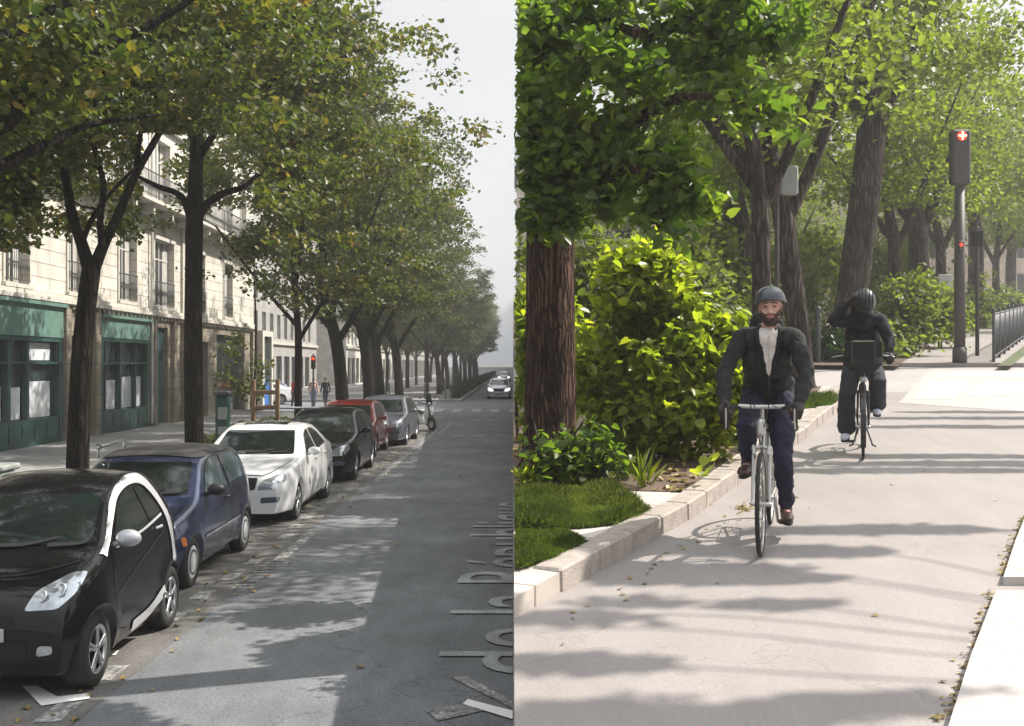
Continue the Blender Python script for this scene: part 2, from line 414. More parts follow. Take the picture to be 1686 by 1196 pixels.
def curve(pts, n=4):
    """catmull-rom through (point, radius)"""
    P = [np.array([*p, r], float) for p, r in pts]
    P = [2 * P[0] - P[1]] + P + [2 * P[-1] - P[-2]]
    out = []
    for i in range(1, len(P) - 2):
        for k in range(n):
            t = k / n; a, b, c, d = P[i - 1:i + 3]
            out.append(.5 * ((2 * b) + (-a + c) * t + (2 * a - 5 * b + 4 * c - d) * t * t + (-a + 3 * b - 3 * c + d) * t ** 3))
    out.append(P[-2]); return out
def make_tree(name, base, limbs, crowns, lpc, lsize, leafm, barkm, seed, side=0, sig=(.42, .42, .24), roots=True, narrow=1., twig=1., up=.55, seg=8, keep=None, gap=-.07):
    """base: world position. limbs: lists of ((x,y,z),r) relative to the base. crowns: (centre, radii, clusters).
    side: -1 keeps foliage at world x<0, +1 keeps x>0"""
    rg = np.random.default_rng(seed)
    bx = np.array(base, float)
    root = empty(name, base)
    wood = MB(); nod = []; rad = []
    for L in limbs:
        cv = curve(L)
        wood.tube([c[:3] for c in cv], [max(.004, c[3]) for c in cv], seg if L[0][1] > .06 else 6)
        hmin = 2.2 if L is limbs[0] else 0
        for c in cv:
            if c[2] > hmin: nod.append(c[:3]); rad.append(c[3])
    if roots and limbs:
        r0 = limbs[0][0][1]; b0 = np.array(limbs[0][0][0])
        for k in range(5):
            q = k * 1.256 + rg.uniform(0, .5)
            wood.tube([b0 + (0, 0, .35), b0 + (math.cos(q) * r0 * .8, math.sin(q) * r0 * .8, .06), b0 + (math.cos(q) * r0 * 1.5, math.sin(q) * r0 * 1.5, -.08)], [r0 * .55, r0 * .4, r0 * .2], 6)
    cl = []
    for (c, r, n) in crowns:
        u = rg.normal(size=(n, 3)); u /= np.linalg.norm(u, axis=1)[:, None]
        u *= (rg.uniform(0, 1, n) ** (1 / 2.2))[:, None]
        u *= (1 + .18 * np.sin(3 * np.arctan2(u[:, 1], u[:, 0]) + seed) + .12 * rg.normal(size=n))[:, None]
        cl.append(np.array(c) + u * np.array(r))
    cl = np.concatenate(cl)
    if side: cl = cl[(cl[:, 0] + bx[0]) * side > .0]
    cl = cl[np.array([mnoise.noise(Vector(p * .75 + bx * .37 + seed)) + .25 * mnoise.noise(Vector(p * 2.1 + seed)) > gap for p in cl])]
    if keep is not None: cl = cl[keep(cl + bx)]
    nod = np.array(nod); rad = np.array(rad)
    order = np.argsort([np.min(np.linalg.norm(nod - p, axis=1)) for p in cl]) if len(nod) else range(len(cl))
    N = [tuple(x) for x in nod]; Rr = list(rad)
    NA = np.array(N)
    for i in order:
        p = cl[i]; d = np.linalg.norm(NA - p, axis=1) + np.clip(NA[:, 2] - p[2] + .1, 0, 9) * .8
        j = int(np.argmin(d)); a = NA[j]; ln = np.linalg.norm(p - a)
        if ln < .15: continue
        r0 = min(Rr[j] * .7, (.008 + .012 * ln) * twig); r1 = .0035
        m1 = a + (p - a) * .35 + rg.normal(size=3) * .07 * ln + np.array([0, 0, .05 * ln]); m2 = a + (p - a) * .7 + rg.normal(size=3) * .06 * ln + np.array([0, 0, .04 * ln])
        wood.tube([a, m1, m2, p], [r0, r0 * .75, r0 * .5, r1], 5, cap=False)
        NA = np.vstack([NA, m1, m2, p]); Rr += [r0 * .8, r0 * .6, max(r1, r0 * .4)]
    cnt = np.clip(rg.normal(lpc, lpc * .3, len(cl)), 4, None).astype(int)
    cc = np.repeat(cl, cnt, axis=0) + rg.normal(size=(cnt.sum(), 3)) * np.array(sig)
    v = leaf_arrays(cc, lsize, rg, up, narrow=narrow)
    if side:
        ok = ((v[:, :, 0] + bx[0]) * side).min(1) > .004; v = v[ok]
    if keep is not None: v = v[keep(v.mean(1) + bx)]
    if side:
        bad = [(v_[0] + bx[0]) * side < .012 for v_ in wood.v]; kf = [i for i, f in enumerate(wood.f) if not any(bad[k] for k in f)]
        wood.f = [wood.f[i] for i in kf]; wood.sm = [wood.sm[i] for i in kf]
    t = wood.build('trunk', barkm, root)
    mesh_obj('crown', leaf_mesh('crown', v), leafm, root)
    return root
# ------------------------------------------------------------ camera, light, sky
cam = bpy.data.cameras.new('camera'); cam.sensor_width = 36; cam.lens = 36 * F / 1686; cam.clip_end = 3000; cam.clip_start = .1
cam.shift_x = -2 / 1686; cam.shift_y = 2 / 1686
co = bpy.data.objects.new('camera', cam); col.objects.link(co); co.location = (0, 0, CH); co.rotation_euler = (PI / 2, 0, 0); scene.camera = co
SUNV = Vector((1, .36, 0)).normalized() * math.cos(R(47)) + Vector((0, 0, math.sin(R(47))))
sl = bpy.data.lights.new('sun', 'SUN'); sl.energy = 4.9; sl.angle = R(.7); sl.color = (1, .93, .84)
so = bpy.data.objects.new('sun', sl); col.objects.link(so); so.rotation_euler = SUNV.to_track_quat('Z', 'Y').to_euler(); so.location = (20, 0, 30)
w = bpy.data.worlds.new('World'); scene.world = w; w.use_nodes = True
nt = w.node_tree; bg = nt.nodes['Background']
sk = nt.nodes.new('ShaderNodeTexSky'); sk.sky_type = 'NISHITA'; sk.sun_disc = False; sk.sun_elevation = R(47); sk.sun_rotation = math.atan2(SUNV.x, SUNV.y)
sk.air_density = 1.0; sk.dust_density = 2.5; sk.ozone_density = 1.0
hs = nt.nodes.new('ShaderNodeHueSaturation'); hs.inputs['Saturation'].default_value = .10; hs.inputs['Value'].default_value = 1.0
nt.links.new(sk.outputs[0], hs.inputs['Color'])
bc = nt.nodes.new('ShaderNodeBrightContrast')
mxw = nt.nodes.new('ShaderNodeMix'); mxw.data_type = 'RGBA'; mxw.inputs['Factor'].default_value = .75
mxw.inputs[7].default_value = (3.7, 3.85, 4.05, 1)          # thin even cloud veil over the sky
nt.links.new(hs.outputs[0], mxw.inputs[6]); 
tcw = nt.nodes.new('ShaderNodeTexCoord'); spw = nt.nodes.new('ShaderNodeSeparateXYZ'); nt.links.new(tcw.outputs['Generated'], spw.inputs[0])
mrw = nt.nodes.new('ShaderNodeMapRange'); mrw.inputs['From Min'].default_value = .30; mrw.inputs['From Max'].default_value = .95; mrw.inputs['To Min'].default_value = 1.; mrw.inputs['To Max'].default_value = 2.3
nt.links.new(spw.outputs['Z'], mrw.inputs['Value'])          # an overcast sky is brighter overhead than near the horizon
vmw = nt.nodes.new('ShaderNodeVectorMath'); vmw.operation = 'SCALE'; nt.links.new(mxw.outputs[2], vmw.inputs[0]); nt.links.new(mrw.outputs[0], vmw.inputs['Scale']); nt.links.new(vmw.outputs[0], bg.inputs['Color'])
bg.inputs['Strength'].default_value = .115
scene.view_settings.view_transform = 'Standard'; scene.view_settings.look = 'None'; scene.view_settings.exposure = .78; scene.view_settings.gamma = 1
scene.render.engine = 'CYCLES'
scene.cycles.max_bounces = 5; scene.cycles.transparent_max_bounces = 4; scene.cycles.volume_bounces = 0
scene.cycles.diffuse_bounces = 2; scene.cycles.glossy_bounces = 2; scene.cycles.transmission_bounces = 3

# ------------------------------------------------------------ avenue on the left (x < 0), level
m = MB(); m.box(-900, -60, -1.2, 0, 1600, -.004); structure(m.build('ground', 'far_ground'))
m = MB(); m.sheet([(-5.15, -30), (0, -30), (0, 900), (-3.0, 900), (-3.0, 62), (-5.15, 62)], lambda x, y: .004); structure(m.build('road', 'asphalt'))
m = MB(); m.sheet([(-60, 54), (-5.15, 54), (-5.15, 62), (-3.0, 62), (-3.0, 71), (-60, 71)], lambda x, y: .003); structure(m.build('side_street', 'asphalt'))
m = MB(); m.sheet([(-5.15, -30), (-3.05, -30), (-3.05, 46), (-5.15, 50)], lambda x, y: .008); structure(m.build('parking_lane', 'parking_asphalt'))
sw = MB(); sw.box(-14.05, -30, -.1, -5.32, 54, .15); structure(sw.build('pavement', 'sidewalk_mat'))
sw = MB(); sw.box(-26, 71, -.1, -3.62, 600, .15); structure(sw.build('pavement', 'sidewalk_mat'))
k = MB()
for i in range(84): k.bbox((-5.235, -30 + i + .5, .025), (.17, .985, .25), bev=.02)
structure(k.build('kerb', 'granite_kerb'))
k = MB()
for i in range(150): k.bbox((-3.52, 71 + i * 2 + 1, .03), (.2, 1.985, .25), bev=.02)
structure(k.build('kerb', 'granite_kerb'))
def ground_marks(name, label, polys, mat, z=.013, group=None):
    m = MB()
    for p in polys: m.sheet(p, lambda x, y: z)
    o = m.build(name, mat, fix=True); structure(o); return o
rg = np.random.default_rng(3)
ds = []
y = 5.5
while y < 50:
    x = -3.30 + .05 * math.sin(y); l = .46
    if rg.random() > .12: ds.append([(x - .09, y), (x + .09, y + .03), (x + .09, y + l), (x - .09, y + l - .03)])
    y += .98
ground_marks('dashed_parking_line', 0, ds, 'old_paint')
def rect(x0, x1, y0, y1): return [(x0, y0), (x1, y0), (x1, y1), (x0, y1)]
ground_marks('worn_edge_line', 0, [rect(-3.05, -2.9, 13.6, 16.2), rect(-2.98, -2.86, 22.8, 30), rect(-2.92, -2.8, 33, 40), rect(-2.7, -2.58, 38, 46)], 'old_paint')
fr = []
for i in range(9):
    yy = 11.9 + i * .19
    fr += [rect(-3.13, -2.9, yy, yy + .055)] if i % 3 else [rect(-3.13, -3.09, yy, yy + .15), rect(-2.95, -2.9, yy, yy + .16)]
ground_marks('worn_edge_line', 0, fr, 'old_paint')
ground_marks('crosswalk', 0, [rect(-5.3 + i * 1.02, -4.82 + i * 1.02, 56.2, 59.8) for i in range(6)] , 'worn_paint')
ground_marks('stop_line', 0, [rect(-2.1 + i * .75, -1.7 + i * .75, 37.2, 37.9) for i in range(3)] + [rect(-1.9 + i * .8, -1.4 + i * .8, 47.3, 48.0) for i in range(2)], 'old_paint')
ground_marks('lane_line', 0, [rect(-.62, -.5, 90 + 12 * i, 94 + 12 * i) for i in range(8)], 'worn_paint')
gp = lambda *P: [GL(*p) for p in P]
ground_marks('chevron_overlay', 0, [gp((36, 1133), (62, 1133), (94, 1151), (147, 1145), (148, 1154), (68, 1166))], 'white_paint', .018)  # chevrons of a navigation overlay, laid flat on the road
ground_marks('chevron_overlay', 0, [gp((113, 1079), (150, 1074), (196, 1074), (190, 1082), (125, 1087))], 'white_paint', .018)
def clipx(poly, s=-1, e=-.005):
    out = []
    for i in range(len(poly)):
        a, b = poly[i], poly[(i + 1) % len(poly)]
        ia, ib = a[0] <= e, b[0] <= e
        if ia: out.append(a)
        if ia != ib:
            t = (e - a[0]) / (b[0] - a[0]); out.append((e, a[1] + t * (b[1] - a[1])))
    return out
ground_marks('chevron_overlay', 0, [clipx(gp((762, 1163), (770, 1155), (850, 1176), (850, 1190)))], 'white_paint', .018)
ground_marks('faint_arrow_overlay', 0, [clipx(gp((700, 1172), (775, 1162), (800, 1172), (720, 1190))), clipx(gp((740, 1117), (770, 1117), (850, 1160), (850, 1172)))], 'old_paint')  # fainter piece of the navigation overlay, not a worn road mark
# map overlay of the street name laid on the lane, cut where the two places meet
tcu = bpy.data.curves.new('lettering', 'FONT'); tcu.body = 'de la République'; tcu.size = 1.66; tcu.resolution_u = 4; tcu.space_character = .98
to = bpy.data.objects.new('lettering', tcu); col.objects.link(to)
dg = bpy.context.evaluated_depsgraph_get(); me = bpy.data.meshes.new_from_object(to.evaluated_get(dg)); bpy.data.objects.remove(to)
bm = bmesh.new(); bm.from_mesh(me)
bm.transform(Matrix.Translation((.50, 8.55, .018)) @ Matrix.Rotation(PI / 2, 4, 'Z'))
bmesh.ops.bisect_plane(bm, geom=bm.verts[:] + bm.edges[:] + bm.faces[:], plane_co=(-.006, 0, 0), plane_no=(1, 0, 0), clear_outer=True)
bm.to_mesh(me); bm.free(); me.materials.clear(); me.materials.append(MATS['worn_paint'])
o = bpy.data.objects.new('lettering_overlay', me); col.objects.link(o); structure(o)
# fallen leaves along the kerb
def scatter_fallen(name, pts, z, size, label):
    rgl = np.random.default_rng(len(pts)); c = np.array([(x, y, z(x, y)) for x, y in pts])
    v = leaf_arrays(c, size, rgl, 5., 0.)
    o = mesh_obj(name, leaf_mesh(name, v), 'fallen'); tag(o, label, 'leaves', kind='stuff')
pts = [(-3.3 + rg.normal() * .28 if rg.random() < .8 else rg.uniform(-5, -1), rg.uniform(5, 50)) for _ in range(420)]
scatter_fallen('fallen_leaves', pts, lambda x, y: .022, .06, 'small pale yellow fallen leaves scattered along the parking line')
for (x, y, s) in ((-1.9, 24, 0), (-.05, 60, 0)): pass

# ------------------------------------------------------------ buildings
def wall_mesh(x, y0, y1, z0, z1, holes, depth, mb, revb=None):
    """wall facing +X at x with rectangular openings (ya, yb, za, zb) and their reveals"""
    ys = sorted(set([y0, y1] + [h[0] for h in holes] + [h[1] for h in holes])); zs = sorted(set([z0, z1] + [h[2] for h in holes] + [h[3] for h in holes]))
    for a, b in zip(ys, ys[1:]):
        for c, d in zip(zs, zs[1:]):
            cy, cz = (a + b) / 2, (c + d) / 2
            if any(h[0] < cy < h[1] and h[2] < cz < h[3] for h in holes): continue
            mb.add([(x, a, c), (x, b, c), (x, b, d), (x, a, d)], [(0, 1, 2, 3)], False)
    for (a, b, c, d) in holes:
        X = x - depth
        mb.add([(x, a, c), (x, b, c), (x, b, d), (x, a, d), (X, a, c), (X, b, c), (X, b, d), (X, a, d)], [(0, 4, 5, 1), (1, 5, 6, 2), (2, 6, 7, 3), (3, 7, 4, 0)], False)
def window(root, x, a, b, c, d, rail=True, mull=1, curtain=True, glass='window_glass', frame='white_frame', shut=False):
    """french window in the opening, with frame, panes and an iron rail"""
    X = x - .22; f = MB(); t = .06
    f.box(X - .04, a, c, X + .03, a + t, d); f.box(X - .04, b - t, c, X + .03, b, d); f.box(X - .04, a + t, d - t, X + .03, b - t, d); f.box(X - .04, a + t, c, X + .03, b - t, c + t)
    for i in range(mull):
        yy = a + (b - a) * (i + 1) / (mull + 1); f.box(X - .038, yy - .035, c + t, X + .028, yy + .035, d - t)
    zz = c + (d - c) * .72; f.box(X - .036, a + t, zz - .025, X + .026, b - t, zz + .025)
    wf = f.build('window', frame, root)
    p = MB(); p.box(X - .02, a + t, c + t, X - .01, b - t, d - t); p.build('pane', glass, wf)
    if curtain:
        q = MB(); n = 10
        for s0, s1 in ((a + t, a + (b - a) * .3), (b - (b - a) * .3, b - t)):
            vs = []; 
            for i in range(n + 1):
                yy = s0 + (s1 - s0) * i / n; xx = X + .001 + .004 * (i % 2); vs += [(xx, yy, c + t), (xx, yy, d - t)]
            q.add(vs, [(2 * i, 2 * i + 2, 2 * i + 3, 2 * i + 1) for i in range(n)], False)
        q.build('curtain', 'curtain', wf)
    if rail:
        r = MB(); zt = c + .95
        r.tube([(x + .06, a - .04, zt), (x + .06, b + .04, zt)], .022, 6); r.tube([(x + .06, a - .04, c + .1), (x + .06, b + .04, c + .1)], .016, 6)
        n = max(5, int((b - a) / .11))
        for i in range(n + 1):
            yy = a + (b - a) * i / n; r.tube([(x + .06, yy, c + .1), (x + .06, yy, zt)], .009, 4, cap=False)
            if i < n:
                r.tube([(x + .06, yy, c + .35), (x + .06, yy + (b - a) / n / 2, c + .55), (x + .06, yy + (b - a) / n, c + .35)], .007, 4, cap=False)
        r.build('railing', 'iron', root)
    # stone surround
    s = MB(); s.box(x + .002, a - .14, d, x + .07, b + .14, d + .16); s.box(x + .002, a - .13, c, x + .045, a - .002, d - .002); s.box(x + .002, b + .002, c, x + .045, b + .13, d - .002); s.box(x + .002, a - .16, c - .12, x + .12, b + .16, c - .002)
    s.build('window_surround', 'stone_trim', root)

FX = -13.8
B = empty('stone_building', (0, 0, 0)); B.location = (FX, 40, .15)
tag(B, 'cream cut stone apartment building with two green shopfronts behind the pavement', 'building')
BM = B
def inB(mb, name, mat, par=None):          # build in world coordinates under a root that sits elsewhere
    o = mb.build(name, mat, par or B)
    return o
OFF = Matrix.Translation((-FX, -40, -.15))
class Shift:
    """build with world coordinates under the parent that stands at its own base"""
    def __init__(s, root): s.root = root
Y0, Y1 = 18.0, 57.0
holes = []
gf = [(25.0, 32.75, .17, 4.25), (33.6, 34.8, .17, 3.4), (35.8, 40.55, .17, 4.12), (41.35, 42.95, .17, 3.95), (47.2, 48.6, .17, 3.5), (50.0, 55.2, .17, 3.9), (19.5, 23.6, .17, 4.1)]
f1 = [(20.0, 21.4), (23.0, 24.3), (26.0, 27.3), (29.15, 30.55), (33.3, 34.6), (37.6, 39.3), (41.3, 43.6), (46.6, 48.0), (51.2, 52.7)]
f2 = [(20.0, 21.4), (23.0, 24.3), (26.0, 27.3), (29.15, 30.55), (33.3, 34.6), (37.6, 39.1), (41.6, 43.1), (46.6, 48.1), (51.2, 52.7), (54.4, 55.4)]
H1 = [(a, b, 4.75, 7.35) for a, b in f1]; H2 = [(a, b, 8.55, 11.2) for a, b in f2]; H3 = [(a, b, 12.15, 14.5) for a, b in f2]; H4 = [(a, b, 15.4, 17.3) for a, b in f2]
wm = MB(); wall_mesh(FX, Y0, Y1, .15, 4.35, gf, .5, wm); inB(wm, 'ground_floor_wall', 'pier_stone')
wm = MB(); wall_mesh(FX, Y0, Y1, 4.35, 8.2, H1, .3, wm); inB(wm, 'wall', 'facade_stone')
wm = MB(); wall_mesh(FX, Y0, Y1, 8.2, 18.2, H2 + H3 + H4, .3, wm)
wm.box(FX - 11, Y0, .15, FX - .6, Y1, 18.1); wm.add([(FX, Y1, .15), (FX - .6, Y1, .15), (FX - .6, Y1, 18.2), (FX, Y1, 18.2)], [(0, 1, 2, 3)], False); inB(wm, 'wall', 'facade_plain')
rf = MB(); rf.add([(FX + .2, Y0, 18.25), (FX + .2, Y1, 18.25), (FX - 2.2, Y1, 21.6), (FX - 2.2, Y0, 21.6), (FX - 11, Y1, 22.2), (FX - 11, Y0, 22.2), (FX - 11, Y0, 18.1), (FX - 11, Y1, 18.1)], [(0, 1, 2, 3), (3, 2, 4, 5), (0, 3, 5, 6), (1, 7, 4, 2)], False)
inB(rf, 'roof', 'zinc')
cn = MB()
for z, h, pr in ((4.35, .26, .22), (8.15, .22, .30), (11.75, .18, .2), (15.0, .16, .2), (18.0, .3, .45)):
    cn.box(FX + .003, Y0, z, FX + pr, Y1, z + h * .5); cn.box(FX + .003, Y0, z + h * .5 + .001, FX + pr * .62, Y1, z + h)
for yy in np.arange(Y0 + .3, Y1, .42): cn.box(FX + .004, yy, 4.22, FX + .12, yy + .16, 4.348)
inB(cn, 'cornice', 'stone_trim')
bal = MB(); bal.box(FX + .31, Y0 + .2, 8.37, FX + .85, Y1 - .2, 8.5); bal.box(FX + .002, Y0 + .2, 8.375, FX + .309, Y1 - .2, 8.5)
for a, b in f2:
    for yy in (a - .25, b + .1): bal.box(FX + .31, yy, 8.0, FX + .7, yy + .16, 8.368)
bo = inB(bal, 'balcony', 'stone_trim')
br = MB(); yy = Y0 + .25
while yy < Y1 - .25:
    br.tube([(FX + .8, yy, 8.5), (FX + .8, yy, 9.42)], .011, 4, cap=False)
    br.tube([(FX + .8, yy, 8.7), (FX + .8, yy + .07, 8.95), (FX + .8, yy + .14, 8.7)], .008, 4, cap=False); yy += .14
br.tube([(FX + .8, Y0 + .2, 9.44), (FX + .8, Y1 - .2, 9.44)], .026, 6); br.tube([(FX + .8, Y0 + .2, 8.62), (FX + .8, Y1 - .2, 8.62)], .016, 6)
br.build('railing', 'iron', bo)
for a, b, c, d in H1: window(B, FX, a, b, c, d)
for a, b, c, d in H2: window(B, FX, a, b, c, d, rail=False)
for a, b, c, d in H3: window(B, FX, a, b, c, d)
for a, b, c, d in H4: window(B, FX, a, b, c, d)
pl = MB()
for a, b in ((40.9, 41.25), (43.3, 43.7), (44.6, 45.0), (56.4, 56.95), (32.85, 33.2), (35.2, 35.6)):
    pl = MB(); pl.box(FX + .003, a, .15, FX + .16, b, 4.2); inB(pl, 'pilaster', 'pier_stone')
pl = MB(); pl.box(FX + .002, 44.6, 4.62, FX + .10, 45.0, 8.14); inB(pl, 'pilaster', 'stone_trim')
pl.box(FX + .002, 32.2, 8.5, FX + .10, 32.5, 18) if False else None
dp = MB(); dp.tube([(FX + .12, 40.72, .3), (FX + .12, 40.72, 18)], .055, 8); inB(dp, 'drainpipe', 'white_frame')
def shopfront(a, b, top, wins, fas=3.25):
    X = FX + .10
    s = MB(); s.box(FX - .3, a, fas + .05, X, b, top); s.box(FX - .3, a - .08, top, X + .12, b + .08, top + .1)
    r = inB(s, 'shopfront', 'shop_green')
    g = MB(); g.box(FX - .3, a, .16, X - .02, a + .22, fas + .048); g.box(FX - .3, b - .22, .16, X - .02, b, fas + .048); g.box(FX - .3, a + .22, fas - .08, X - .03, b - .22, fas + .048)
    g.box(FX - .3, a + .22, .16, X - .05, b - .22, .92)
    n = int((b - a) / .8)
    for i in range(n):
        y0 = a + .28 + (b - a - .56) * i / n; y1 = a + .28 + (b - a - .56) * (i + 1) / n - .1
        g.box(X - .049, y0, .3, X - .025, y1, .8)
    for yy, thick in wins: g.box(FX - .12, yy - thick / 2, .92, X - .06, yy + thick / 2, fas - .08)
    g.box(FX - .12, a + .22, 2.5, X - .065, b - .22, 2.58)
    g.build('shop_frame', 'shop_dark_green', r)
    p = MB(); p.box(FX - .16, a + .22, .92, FX - .14, b - .22, fas - .08); p.build('shop_window', 'shop_glass', r)
    return r
r1 = shopfront(25.0, 32.75, 4.22, [(29.35, .18), (30.5, .14), (27.4, .14)])
q = MB(); 
for (a, b, c, d) in ((30.62, 32.3, .95, 2.0), (30.62, 32.3, 2.62, 3.12), (29.5, 30.35, .95, 1.85), (27.6, 29.2, .95, 1.9), (25.4, 27.2, .95, 1.9)): q.box(FX - .139, a, c, FX - .13, b, d)
q.build('frosted_panel', 'frosted_panel', r1)
r2 = shopfront(35.8, 40.55, 4.08, [(37.7, .12), (39.2, .05), (36.3, .05)], 3.35)
q = MB(); q.box(FX - .139, 36.1, .95, FX - .13, 37.6, 1.95); q.box(FX - .139, 37.8, .95, FX - .13, 40.2, 2.05); q.build('frosted_panel', 'frosted_panel', r2)
dm = MB(); dm.box(FX - .3, 41.35, .16, FX - .22, 42.95, 3.95)
for (a, b) in ((41.45, 42.1), (42.2, 42.85)):
    for (c, d) in ((.4, 1.2), (1.3, 2.6), (2.85, 3.8)): dm.box(FX - .219, a, c, FX - .18, b, d)
dr = inB(dm, 'door', 'door_teal'); hb = MB(); hb.ell((FX - .16, 42.17, 1.2), (.03, .03, .03), 8, 6); hb.build('handle', 'chrome', dr)
dm = MB(); dm.box(FX - .4, 33.6, .16, FX - .32, 34.8, 3.4); dm.box(FX - .319, 33.75, .4, FX - .29, 34.65, 2.9); inB(dm, 'door', 'underside')
for a, b, t_ in ((47.2, 48.6, 3.5), (50.0, 55.2, 3.9), (19.5, 23.6, 4.1)):
    dm = MB(); dm.box(FX - .4, a, .16, FX - .3, b, t_); dm.box(FX - .299, a + .2, .8, FX - .28, b - .2, t_ - .5); inB(dm, 'shop_window', 'shop_glass')
for ch in B.children: ch.matrix_parent_inverse = B.matrix_world.inverted() if False else Matrix.Translation((-FX, -40, -.15))

def block_building(name, label, x, y0, y1, ht, wallm, seed, fl=3.2, g0=4.2, winw=1.3, gap=1.5, deep=10):
    """a plainer far block facing the avenue"""
    r = empty(name, (x, (y0 + y1) / 2, 0)); tag(r, label, 'building')
    hs = []; n = int((y1 - y0 - 1) / (winw + gap)); 
    for f in range(int((ht - g0) / fl)):
        for i in range(n):
            a = y0 + .8 + i * (winw + gap); hs.append((a, a + winw, g0 + .5 + f * fl, g0 + .5 + f * fl + 2.1))
    gh = [(y0 + .8 + i * 3.2, y0 + .8 + i * 3.2 + 2.3, .3, 3.2) for i in range(int((y1 - y0 - 1) / 3.2))]
    w_ = MB(); wall_mesh(x, y0, y1, 0, ht, hs + gh, .3, w_); w_.box(x - deep, y0, 0, x - .5, y1, ht - .05)
    w_.add([(x, y0, 0), (x, y0, ht), (x - .5, y0, ht), (x - .5, y0, 0)], [(0, 1, 2, 3)], False)
    w_.build('wall', wallm, r)
    rf = MB(); rf.add([(x + .2, y0, ht), (x + .2, y1, ht), (x - 2, y1, ht + 3), (x - 2, y0, ht + 3), (x - deep, y1, ht + 3.4), (x - deep, y0, ht + 3.4), (x - deep, y0, ht - .05), (x - deep, y1, ht - .05)], [(0, 1, 2, 3), (3, 2, 4, 5), (0, 3, 5, 6), (1, 7, 4, 2)], False); rf.build('roof', 'zinc', r)
    c = MB(); c.box(x + .003, y0, g0, x + .2, y1, g0 + .25); c.box(x + .003, y0, ht - .3, x + .35, y1, ht - .02); c.build('cornice', 'stone_trim', r)
    for (a, b, c_, d) in hs[:60]:
        f = MB(); X = x - .22
        f.box(X, a, c_, X + .05, a + .07, d); f.box(X, b - .07, c_, X + .05, b, d); f.box(X, a + .07, d - .07, X + .05, b - .07, d); f.box(X, a + .07, c_, X + .05, b - .07, c_ + .07); f.box(X, (a + b) / 2 - .04, c_ + .07, X + .05, (a + b) / 2 + .04, d - .07)
        wf = f.build('window', 'white_frame', r); p = MB(); p.box(X - .03, a, c_, X - .02, b, d); p.build('pane', 'window_glass', wf)
    for (a, b, c_, d) in gh:
        f = MB(); X = x - .25; f.box(X, a, c_, X + .06, a + .1, d); f.box(X, b - .1, c_, X + .06, b, d); f.box(X, a + .1, d - .3, X + .06, b - .1, d)
        wf = f.build('shop_window', 'iron', r); p = MB(); p.box(X - .03, a, c_, X - .02, b, d); p.build('pane', 'shop_glass', wf)
    for ch in r.children: ch.matrix_parent_inverse = Matrix.Translation((-x, -(y0 + y1) / 2, 0))
    return r
block_building('corner_building', 'grey building across the side street seen behind the trunks and walkers', -20.5, 73, 112, 16, 'grey_facade', 5)
block_building('apartment_building', 'pale sunlit building further along behind the tree row', -18.0, 116, 160, 17, 'facade_plain', 6)
block_building('distant_building', 'farthest grey building along the avenue beyond the tree row', -17.0, 164, 260, 18, 'grey_facade', 7, winw=2.2, gap=3.5)
# wooden shopfront strip with blue sign at the end of the stone building
g = MB(); g.box(FX + .2, 57.1, .15, FX + .5, 57.5, 4.0); g.box(FX + .2, 59.2, .15, FX + .5, 59.6, 4.0); g.box(FX - 2, 57.1, 4.0, FX + .5, 59.6, 4.3)
kr = empty('street_kiosk', (FX, 58.3, .15)); tag(kr, 'narrow pale kiosk with blue panel at the street corner', 'kiosk')
a1 = g.build('frame', 'stone_trim', kr); g = MB(); g.box(FX - 2, 57.5, .15, FX + .3, 59.2, 3.99); a2 = g.build('panel', 'shop_glass', kr)
g = MB(); g.box(FX + .301, 57.6, .3, FX + .36, 59.1, 1.7); a3 = g.build('sign_panel', 'sign_blue', kr)
for a in (a1, a2, a3): a.matrix_parent_inverse = Matrix.Translation((-FX, -58.3, -.15))

# ------------------------------------------------------------ trees of the avenue
LX = -6.1
ga = 'plane and lime trees in a row along the avenue'
def px3(x, y, Y, base): return (XP(x, Y) - base[0], Y - base[1], ZP(y, Y) - base[2])
